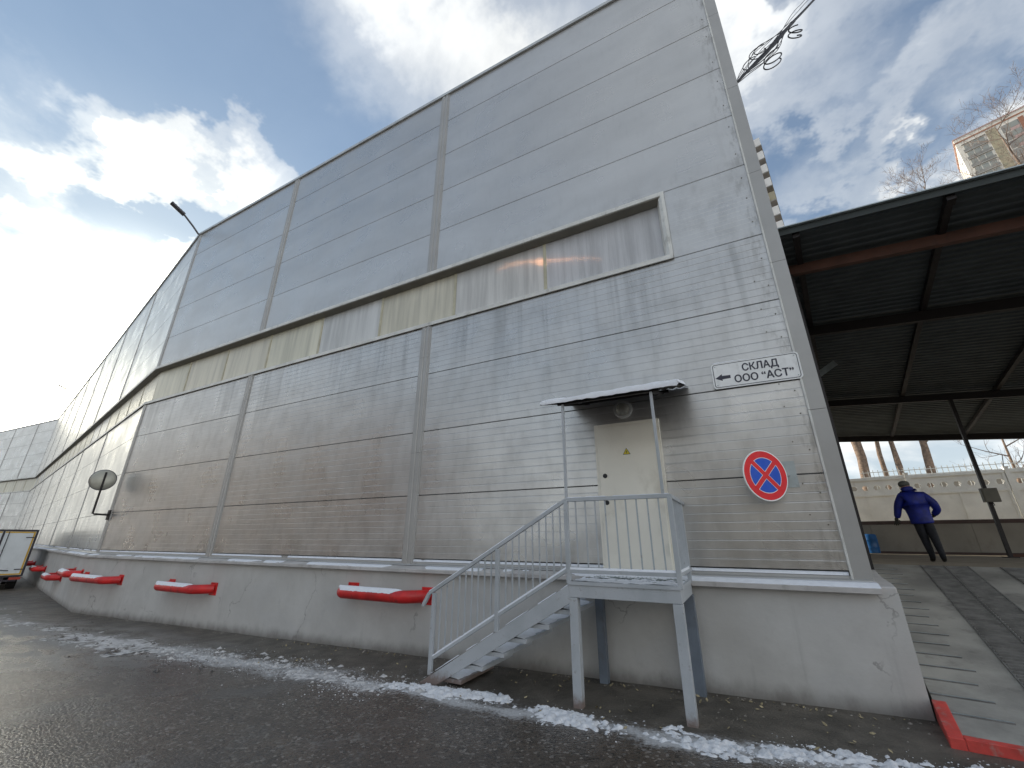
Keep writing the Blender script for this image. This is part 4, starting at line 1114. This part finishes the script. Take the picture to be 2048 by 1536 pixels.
for a_ in (.35, 2.42, 4.5, 6.6, 8.7, 10.8): 
    MB().bar(SP(a_, .08, -.075), SP(a_, 14.5, -.075), .10, .10).build('rafter', 'near_black_metal', sh)
    MB().bar(SP(a_, .03, -.09), SP(a_, .20, -.09), .11, .15).build('rafter_end', 'near_black_metal', sh)
def spole(x, y, top):
    MB().box(x-.042, x+.042, y-.042, y+.042, 0, top).build('pole', 'near_black_metal', sh)
    MB().box(x-.13, x+.13, y-.13, y+.13, -.002, .02).build('base_plate', 'near_black_metal', sh)
q = SP(5.0, 9.6); spole(5.24, 11.2, rzf(5.24, 11.2)-.30)
MB().bar((5.24, 11.2, .05), (12, 10.1, .05), .07, .07).build('floor_rail', 'rust_beam', sh)
for a_, b_ in ((11.4, 1.05), (11.4, 9.6), (11.4, 14.45), (5.6, 14.45)):
    q = SP(a_, b_); spole(q.x, q.y, q.z-.30) if b_ < 14 else None
for b_ in (1.05, 3.85, 9.6, 13.6):
    q = SP(.12, b_); MB().box(q.x-.05, q.x+.05, q.y-.05, q.y+.05, 0 if b_ > 4 else -1.0, q.z-.28).build('pole', 'near_black_metal', sh)
MB().bar(SP(.2, 5.6, -.75), SP(.75, 5.9, -.25), .05, .16).build('brace', 'galvanised', sh)
eb = thing('electrical_box', 'small grey electrical box fixed on the shelter pole', 'box', (5.24, 11.10, 1.45))
MB().box(-.17, .17, -.13, -.0, 0, .38).build('casing', 'box_grey', eb, bevel=.008)
MB().box(-.145, .145, -.142, -.131, .03, .35).build('cover', 'box_grey', eb)
MB().tube([(0, -.06, 0), (.02, -.06, -.08), (-.05, -.05, -.12)], .012, 6).build('conduit', 'black', eb)

br = thing('barrel', 'blue plastic barrel by the low wall near the warehouse corner', 'barrel', (2.84, 13.95, 0))
ring = [(0, .17), (.02, .20), (.16, .205), (.18, .215), (.20, .205), (.42, .205), (.44, .215), (.46, .205), (.60, .20), (.63, .18), (.64, .15)]
vv = []; ff = []; n = 24
for z, r_ in ring:
    for j in range(n): a_ = 2*math.pi*j/n; vv.append((r_*math.cos(a_), r_*math.sin(a_), z))
for i in range(len(ring)-1):
    for j in range(n): ff.append((i*n+j, i*n+(j+1) % n, (i+1)*n+(j+1) % n, (i+1)*n+j))
ff += [tuple(range(n))[::-1], tuple((len(ring)-1)*n+j for j in range(n))]
MB().add(vv, ff).build('drum', 'barrel_blue', br, smooth=True)
MB().disc((0, 0, 0), .04, .02, 10, M=Matrix.Translation((.08, 0, .65)) @ Matrix.Rotation(R_(-90), 4, 'X')).build('cap', 'black', br)

# ------------------------------------------------------------------ person
ps = thing('person', 'person in blue hooded jacket and grey hat walking away up the ramp', 'person', (2.34, 6.56, -.002), R_(-6)); ps.rotation_euler = (R_(2), R_(-3), R_(-6))
def skin(name, verts, edges, mat, parent, sub=2, root=0):
    me = bpy.data.meshes.new(name); me.from_pydata([v_[:3] for v_ in verts], edges, [])
    o = bpy.data.objects.new(name, me); COL.objects.link(o)
    m_ = o.modifiers.new('skin', 'SKIN'); m_.use_smooth_shade = True
    for i, v_ in enumerate(verts):
        r_ = v_[3]; me.skin_vertices[0].data[i].radius = r_ if isinstance(r_, tuple) else (r_, r_)
    me.skin_vertices[0].data[root].use_root = True
    s_ = o.modifiers.new('sub', 'SUBSURF'); s_.levels = sub; s_.render_levels = sub
    dg = bpy.context.evaluated_depsgraph_get(); m2 = bpy.data.meshes.new_from_object(o.evaluated_get(dg))
    bpy.data.objects.remove(o); m2.materials.clear(); m2.materials.append(MATS[mat]); m2.name = name
    return link(name, m2, parent)
bv = [(.055, 0, .90, (.13, .09)), (.05, .01, 1.15, (.10, .08)), (.04, .03, 1.36, (.10, .08)), (.01, .05, 1.47, .055), (.0, .07, 1.56, (.082, .095)), (-.005, .075, 1.64, (.075, .085)),
      (-.02, .0, .82, .105), (.0, .05, .48, .082), (.015, .03, .12, .058), (.01, .10, .045, .045), (.0, .18, .035, .032),
      (.13, .0, .82, .105), (.145, -.03, .48, .082), (.14, -.17, .14, .056), (.15, -.11, .055, .044), (.16, -.03, .038, .032)]
be = [(0, 1), (1, 2), (2, 3), (3, 4), (4, 5), (0, 6), (6, 7), (7, 8), (8, 9), (9, 10), (0, 11), (11, 12), (12, 13), (13, 14), (14, 15)]
body = skin('body', bv, be, 'trousers', ps)
body.data.materials.append(MATS['skin']); body.data.materials.append(MATS['shoe'])
for p_ in body.data.polygons:
    z = sum(body.data.vertices[i].co.z for i in p_.vertices)/len(p_.vertices)
    p_.material_index = 1 if z > 1.46 else (2 if z < .085 else 0)
jv = [(.055, 0, .77, (.225, .16)), (.055, .0, .98, (.215, .155)), (.05, .01, 1.16, (.21, .15)), (.04, .02, 1.32, (.20, .14)), (.02, .04, 1.44, (.125, .105)), (.01, .03, 1.51, (.10, .10)),
      (-.13, .02, 1.36, .098), (-.24, .02, 1.18, .082), (-.295, .05, 1.00, .068), (-.325, .08, .91, .058),
      (.23, .02, 1.35, .098), (.345, -.02, 1.17, .088), (.38, .05, 1.03, .072), (.30, .13, .94, .058)]
je = [(0, 1), (1, 2), (2, 3), (3, 4), (4, 5), (3, 6), (6, 7), (7, 8), (8, 9), (3, 10), (10, 11), (11, 12), (12, 13)]
jk = skin('jacket', jv, je, 'jacket', ps, root=1)
hv = [(.0, .03, 1.47, (.11, .09)), (.01, -.02, 1.52, (.135, .085)), (.0, .0, 1.57, (.10, .06))]
skin('hood', hv, [(0, 1), (1, 2)], 'jacket', jk)
skin('hat', [(-.002, .050, 1.56, (.104, .105)), (-.004, .060, 1.63, (.112, .118)), (-.005, .066, 1.705, (.08, .085))], [(0, 1), (1, 2)], 'hat', ps)
# gloved left hand: palm, four fingers and a thumb
gv = [(-.325, .09, .95, .036), (-.340, .10, .89, (.052, .030)), (-.35, .105, .845, (.054, .028))]
skin('glove', gv, [(0, 1), (1, 2)], 'glove', ps, 1)
gl = ps.children[-1]
for dx, L_ in ((-.033, .060), (-.011, .072), (.011, .068), (.033, .052)):
    skin('finger', [(-.35+dx*.8, .105, .85, .0135), (-.352+dx*1.25, .112, .845-L_*.6, .0125), (-.352+dx*1.5, .130, .84-L_*1.15, .0105)], [(0, 1), (1, 2)], 'glove', gl, 1)
skin('thumb', [(-.315, .11, .885, .012), (-.285, .135, .86, .011), (-.275, .15, .835, .009)], [(0, 1), (1, 2)], 'glove', gl, 1)
skin('glove', [(.33, .13, .94, .032), (.30, .18, .91, (.038, .026)), (.27, .21, .89, (.034, .024))], [(0, 1), (1, 2)], 'glove', ps, 1)
gr_ = ps.children[-1]
for dz in (-.03, -.01, .01, .03):
    skin('finger', [(.28, .205, .895+dz, .010), (.25, .235, .89+dz, .010), (.225, .230, .885+dz, .008)], [(0, 1), (1, 2)], 'glove', gr_, 1)
skin('thumb', [(.30, .17, .94, .011), (.275, .195, .955, .010), (.255, .215, .95, .008)], [(0, 1), (1, 2)], 'glove', gr_, 1)
for sx in (-1, 1): skin('ear', [(sx*.083, .075, 1.575, .014), (sx*.088, .070, 1.60, .012)], [(0, 1)], 'skin', body, 1)
skin('nose', [(0, .165, 1.585, .014), (0, .185, 1.572, .012)], [(0, 1)], 'skin', body, 1)
for sx in (-1, 1): skin('eye', [(sx*.032, .150, 1.603, .010), (sx*.032, .156, 1.603, .008)], [(0, 1)], 'black', body, 1)
skin('mouth', [(-.022, .158, 1.545, .006), (.022, .158, 1.545, .006)], [(0, 1)], 'skin', body, 1)

# ------------------------------------------------------------------ bare trees
def tree(label, base, h, r, seed, lean=(0, 0), spread=1.0, nb_=20, twigs=4, second=None, first=.45):
    rnd = random.Random(seed); t_ = thing('bare_tree', label, 'tree', base, 0, 'bare trees behind the white fence')
    tr = MB(); cr = MB()
    def trunk(off, lean, h, r):
        pts = []; rs = []; n = 14
        for i in range(n+1):
            f_ = i/n
            pts.append(Vector((off[0]+lean[0]*h*f_+.25*fbm(f_*2.2, seed, off[0], 3)*r*6, off[1]+lean[1]*h*f_+.25*fbm(f_*2.2, seed+5, 1, 3)*r*6, h*f_)))
            rs.append((r*(1-f_)**.8*.95+r*.06+(r*.25 if i == 0 else 0))*(1+.28*fbm(f_*9, seed*2.2, 4, 3)))
        tr.tube(pts, rs, 10); return pts, rs
    def branch(p, d, L, r_, depth):
        n = 5; pts = [p]; rs = [r_]; q = Vector(p); d = Vector(d).normalized()
        for i in range(n):
            d = (d+Vector((rnd.uniform(-.22, .22), rnd.uniform(-.22, .22), rnd.uniform(-.05, .22)))).normalized()
            q = q+d*L/n; pts.append(q.copy()); rs.append(max(.004, r_*(1-(i+1)/n*.8)))
        cr.tube(pts, rs, 5 if r_ > .02 else 3, caps=False)
        if depth > 0:
            k = {3: 6, 2: 6, 1: 5}[depth]
            for j in range(k):
                i = rnd.randint(1, n); a_ = rnd.uniform(0, 6.28)
                sdv = d.orthogonal().normalized(); sdv.rotate(Matrix.Rotation(a_, 3, d))
                branch(pts[i], d*rnd.uniform(.4, .9)+sdv*rnd.uniform(.5, 1.0)+Vector((0, 0, .15)), L*rnd.uniform(.40, .62), max(.005, rs[i]*.62), depth-1)
    stems = [trunk((0, 0), lean, h, r)]
    if second: stems.append(trunk((second[0], 0), (second[1], 0), h*.8, r*second[2]))
    for pts, rs in stems:
        for j in range(nb_):
            f_ = first+(1-first)*(j+.5)/nb_; i = min(13, int(f_*14)); fr = f_*14-i; p = pts[i].lerp(pts[i+1], fr)
            a_ = j*2.4+rnd.uniform(-.5, .5)
            branch(p, (math.cos(a_), math.sin(a_), rnd.uniform(.25, .9)), spread*h*.20*(1.25-f_*.75), rs[i]*.5+.008, 3 if twigs > 3 else 2)
    tr.build('trunk', 'bark', t_, smooth=True); cr.build('crown', 'twig', t_)
tree('thick bare tree trunk nearest the warehouse corner behind the fence', (5.2, 24.3, -.05), 17, .31, 1, (.0, 0), 1.0, 14, 3)
tree('slim bare tree, left one of the close pair behind the fence', (6.4, 24.1, -.05), 14, .155, 2, (.01, 0), .9, 12, 3)
tree('slim bare tree, right one of the close pair behind the fence', (6.95, 24.0, -.05), 15, .17, 3, (.0, 0), .9, 12, 3)
tree('leaning forked bare tree in the middle of the gap behind the fence', (7.75, 23.8, -.05), 14, .23, 4, (.075, 0), 1.0, 14, 3, second=(-.22, .13, .55))
tree('bare tree rising above the shelter roof left of the cream tower', (12.2, 23.3, -.05), 21, .23, 5, (.0, 0), .9, 24, 4, first=.3)
tree('bare tree whose twigs cross the face of the cream tower', (15.6, 22.2, -.05), 23, .25, 6, (.0, 0), .95, 24, 4, first=.3)
tree('small bare tree at the right end behind the fence', (10.5, 22.0, -.05), 8.5, .08, 8, (.0, 0), 1.1, 14, 3, first=.25)

# ------------------------------------------------------------------ towers
tw = thing('apartment_tower', 'cream high-rise with grey glazed bays and brick strips behind the shelter roof', 'building', (76.1, 141.0, 0), R_(-22.0))
# local x runs along the visible front (to the right), front is -y, left side faces the sun
TH_ = 116.4; FL = 3.0
MB().box(0, 44, 0, 16, -2, TH_).build('wall', 'tower_cream', tw)
MB().box(-.15, 44.1, -.15, 16.1, TH_-1.55, TH_-1.15).build('band', 'tower_brick', tw)
MB().box(-.2, 44.2, -.2, 16.2, TH_, TH_+.35).build('roof_edge', 'tower_rose', tw)
MB().box(12, 20, 4, 10, TH_+.35, TH_+3.0).build('roof_house', 'tower_rose', tw)
for x in (9.5, 10.6, 11.7): MB().box(x, x+.3, 1, 1.3, TH_+.35, TH_+1.5).build('vent', 'tower_grey', tw)
MB().box(6.2, 8.2, -.06, 0, -1, TH_-2.0).build('tan_strip', 'tower_tan', tw)
for x in (12.45, 19.1, 33.0): MB().box(x, x+1.0, -.10, 0, -1, TH_-2.4).build('brick_strip', 'tower_brick', tw)
bay = MB().box(0, 5.0, -.04, .0, 0, .8).me('bay_spandrel', 'tower_grey'); gl_ = MB().box(0, 1.25, -.05, .02, 0, 1.5).me('window', 'glass'); hd_ = MB().box(0, 5.0, -.30, .0, 0, .16).me('slab_edge', 'tower_grey')
g2 = MB().box(0, 1.7, -.05, .02, 0, 1.7).me('window', 'glass'); s2 = MB().box(0, 1.8, -.03, .0, 0, 1.0).me('bay_spandrel', 'tower_rose')
b3 = MB().box(0, 3.4, -.02, .0, 0, 2.75).me('grey_bay', 'tower_grey')
for fl in range(13):
    z = TH_-2.5-FL*(fl+1)
    for x0 in (1.0, 22.2, 27.9):
        link('bay_spandrel', bay, tw, (x0, 0, z)); link('slab_edge', hd_, tw, (x0, 0, z+2.55))
        for k in range(3): 
            w3 = link('window', gl_, tw, (x0+.35+k*1.5, 0, z+.85))
    for x0 in (9.0, 15.6, 35.0):
        link('grey_bay', b3, tw, (x0, 0, z)); link('window', g2, tw, (x0+1.5, -.03, z+.9)); link('bay_spandrel', s2, tw, (x0+1.45, -.03, z-.15))
    for k in range(3): link('side_window', MB().box(-.03, .02, 3+k*4.2, 4.6+k*4.2, z+.9, z+2.4).me('side_window', 'glass'), tw)

t2 = thing('balcony_tower', 'pale high-rise with stacked balconies peeking out beside the warehouse corner', 'building', (10.95, 60.5, 0), R_(-12.0))
H2_ = 67.5
MB().box(-14, 0, 0, 14, -2, H2_).build('wall', 'tower_rose', t2)
MB().box(-14, .15, -.2, 14, H2_, H2_+.4).build('roof_edge', 'tower_white', t2)
blm = MB().box(0, 1.35, .6, 4.2, 0, 1.75).me('balcony', 'tower_white'); bsl = MB().box(0, 1.4, .5, 4.3, -.18, 0).me('balcony_slab', 'tower_grey')
bwd = MB().box(-.02, .04, 1.0, 2.2, .2, 2.2).me('balcony_door', 'glass'); acm = MB().box(.05, .5, .0, .5, 0, .55).me('air_conditioner', 'tower_white'); bwc = MB().box(0, 1.35, .6, 4.2, 0, 1.75).me('balcony', 'tower_tan')
for fl in range(14):
    z = H2_-3.0-3.0*fl
    bl = link('balcony', bwc if fl == 4 else blm, t2, (0, 0, z)); link('balcony_slab', bsl, t2, (0, 0, z)); link('balcony_door', bwd, t2, (0, 0, z)); link('air_conditioner', acm, t2, (0, 0, z+.2))

# ------------------------------------------------------------------ overhead cable bundle
cbn = thing('cable_bundle', 'tangled black overhead cables running up from the warehouse side wall', 'cable')
A0 = Vector((.10, .55, 8.35)); A1 = Vector((2.9, 2.9, 13.1))
def on(t_, off=(0, 0, 0)): return A0.lerp(A1, t_)+Vector(off)
dv = (A1-A0).normalized()
import itertools
Rt = random.Random(11)
def wob(t0, t1, amp, seed, n=24, r=.010, arch=0.0):
    pts = []
    sdv = dv.cross(Vector((0, 1, 0))).normalized(); up_ = sdv.cross(dv)
    for i in range(n+1):
        f_ = i/n; t_ = t0+(t1-t0)*f_; s_ = math.sin(math.pi*f_)
        pts.append(on(t_)+sdv*(amp*s_+.02*fbm(f_*4, seed, 0, 3))+Vector((0, 1, 0))*(arch*s_+.02*fbm(f_*4, seed+3, 0, 3)))
    return pts
MB().tube(wob(0, 1.2, .0, 1), [.020]*25, 8).tube(wob(0, 1.2, .03, 2), .012, 6).tube(wob(.0, .55, -.04, 3), .022, 8).build('main_cable', 'cable', cbn)
for k, (t0, t1, am, r) in enumerate(((-.02, .50, .20, .006), (-.03, .46, -.16, .007), (.02, .60, .13, .006), (.05, .42, -.20, .008), (-.02, .36, .11, .006), (.35, 1.2, .22, .006), (.28, 1.2, .14, .006), (.08, .40, -.13, .010), (.1, .45, .24, .007))):
    MB().tube(wob(t0, t1, am, 10+k), r, 6).build('loose_cable', 'cable', cbn)
sdv = dv.cross(Vector((0, 1, 0))).normalized()
def loop(tc_, r1, r2, offs, r, turns=1.0, sq=0):
    c_ = on(tc_)+sdv*offs; pts = []
    for i in range(int(28*turns)+1):
        a_ = 2*math.pi*i/28; pts.append(c_+dv*r1*math.cos(a_)+sdv*r2*math.sin(a_)+Vector((0, .004*i, 0)))
    MB().tube(pts, r, 6).build('cable_loop', 'cable', cbn)
loop(.47, .16, .12, -.15, .013, 2); loop(.27, .34, .13, .17, .009); loop(.22, .36, .11, -.19, .012, 2); loop(.30, .24, .08, .20, .009); loop(.17, .28, .09, .12, .009)

# ------------------------------------------------------------------ snow on the ground
def band_y(x):
    pts = [(-27, -.6), (-22, -1.0), (-17, -1.4), (-12, -1.75), (-9, -1.55), (-7.3, -1.35), (-5.66, -1.55), (-4.8, -1.33), (-3.74, -1.38), (-2.9, -1.50), (-2.1, -1.53), (-1.36, -1.46), (-.7, -1.42), (.4, -1.25), (3.5, -1.8)]
    for (a_, ya), (b_, yb) in zip(pts, pts[1:]):
        if a_ <= x <= b_: f_ = (x-a_)/(b_-a_); return ya+(yb-ya)*f_
    return pts[-1][1]
def snow_patch(x0, x1, step, wfun, thr, name='snow_patch', mat='snow_ground', hmax=.03, yfun=band_y, ylo=-1.4, yhi=1.2, fs=4.0, stretch=.6):
    nx_ = int((x1-x0)/step); ny_ = int((yhi-ylo)/step); idx = {}; vv = []; ff = []
    H = {}
    for i in range(nx_+1):
        x = x0+i*step; yc = yfun(x)
        for j in range(ny_+1):
            y = yc+ylo+j*step
            d = abs(y-yc-.10*fbm(x*1.7, 3.3, 0, 3))/wfun(x)
            hgt = fbm(x*fs*stretch, y*fs, 1.5, 6)*.75+.62*fbm(x*fs*4.3, y*fs*4.3, 6.1, 4)+thr-d*d*1.0
            H[i, j] = (x, y, hgt)
    def vi(i, j):
        if (i, j) not in idx:
            x, y, h = H[i, j]; idx[i, j] = len(vv)
            z = gz(x)+.018*fbm(x*.8, y*.8, 3, 4)
            vv.append((x+step*.35*noise.noise(Vector((x*60, y*60, 0))), y+step*.35*noise.noise(Vector((x*60, y*60, 9))), z+(min(hmax, .004+h*hmax*1.6) if h > 0 else -.004)))
        return idx[i, j]
    for i in range(nx_):
        for j in range(ny_):
            if max(H[i, j][2], H[i+1, j][2], H[i, j+1][2], H[i+1, j+1][2]) > 0 and H[i, j][1] < -.17:
                ff.append((vi(i, j), vi(i+1, j), vi(i+1, j+1), vi(i, j+1)))
    me = mesh(name, vv, ff, mat); [setattr(p_, 'use_smooth', True) for p_ in me.polygons]
    return tag(link(name, me), kind='stuff')
snow_patch(-5.3, 3.4, .013, lambda x: .27 if x > -4.5 else .22, .10, ylo=-.75, yhi=.6)
snow_patch(-10.5, -5.2, .018, lambda x: .42, -.16, mat='snow_dirty', hmax=.016, ylo=-1.0, yhi=.9, fs=3.4)
snow_patch(-26, -10.4, .04, lambda x: .9, -.34, mat='snow_dirty', hmax=.014, ylo=-2.2, yhi=1.8, fs=1.5, stretch=.5)
# loose crumbs of snow and ice
def crumbs(name, n, place, smin, smax, mat, flatz=.7, seed=1, label_kind='stuff'):
    rr = random.Random(seed); vv = []; ff = []
    base = [(0, 0, 1), (.9, 0, .1), (.28, .86, .1), (-.72, .53, .1), (-.72, -.53, .1), (.28, -.86, .1)]
    for _ in range(n):
        x, y = place(rr)
        if y > -.19: continue
        s_ = smin+(smax-smin)*rr.random()**3; a_ = rr.uniform(0, 6.28); z = gz(x)+.018*fbm(x*.8, y*.8, 3, 4)-.002; o = len(vv)
        for b_ in base:
            k = rr.uniform(.6, 1.25)
            vv.append((x+(b_[0]*math.cos(a_)-b_[1]*math.sin(a_))*s_*k, y+(b_[0]*math.sin(a_)+b_[1]*math.cos(a_))*s_*k, z+b_[2]*s_*flatz*k))
        ff += [(o, o+1, o+2), (o, o+2, o+3), (o, o+3, o+4), (o, o+4, o+5), (o, o+5, o+1)]
    return tag(link(name, mesh(name, vv, ff, mat)), kind=label_kind)
crumbs('snow_crumbs', 17000, lambda r: (lambda x: (x, band_y(x)+r.gauss(0, .14 if x > -5 else .26) if fbm(x*1.3, 5.5, 0, 3)+r.uniform(-.3, .5) > 0 else 5))(r.uniform(-9.5, 2.5)), .002, .012, 'snow_ground')
crumbs('ice_lumps', 260, lambda r: (lambda x: (x, band_y(x)+r.gauss(.05, .22)))(r.uniform(-12, -4.6)), .015, .06, 'snow_dirty', .6, 2)
crumbs('dark_slush', 420, lambda r: (lambda x: (x, band_y(x)+r.gauss(.1, .30)))(r.uniform(-16, -6.5)), .015, .06, 'ground', .6, 3)
crumbs('stones', 900, lambda r: (r.uniform(-18, .3), -r.uniform(.2, 1.3)), .004, .016, 'stone', .7, 4)
crumbs('wall_foot_rubble', 420, lambda r: (r.uniform(-17, .1), -.20-abs(r.gauss(0, .05))), .006, .024, 'stone', .8, 5)
# fallen leaves
rr = random.Random(21); vv = []; ff = []
for i in range(170):
    x = rr.uniform(-9, .2) if i % 3 else rr.uniform(-4, .2); y = -.22-abs(rr.gauss(0, .12)) if i % 2 else rr.uniform(-1.5, -.25)
    s_ = rr.uniform(.010, .028); a_ = rr.uniform(0, 6.28); z = gz(x)+.018*fbm(x*.8, y*.8, 3, 4)+.006; o = len(vv); t1, t2_ = rr.uniform(-.6, .6), rr.uniform(-.6, .6)
    for k in range(6):
        q = a_+k*math.pi/3; r_ = s_*(1.0 if k % 3 == 0 else .55); lx, ly = r_*math.cos(k*math.pi/3), r_*math.sin(k*math.pi/3)
        X = lx*math.cos(a_)-ly*math.sin(a_); Y = lx*math.sin(a_)+ly*math.cos(a_); vv.append((x+X, y+Y, z+X*t1+Y*t2_+.004))
    ff.append(tuple(o+k for k in range(6)))
tag(link('fallen_leaves', mesh('fallen_leaves', vv, ff, 'leaf')), kind='stuff')
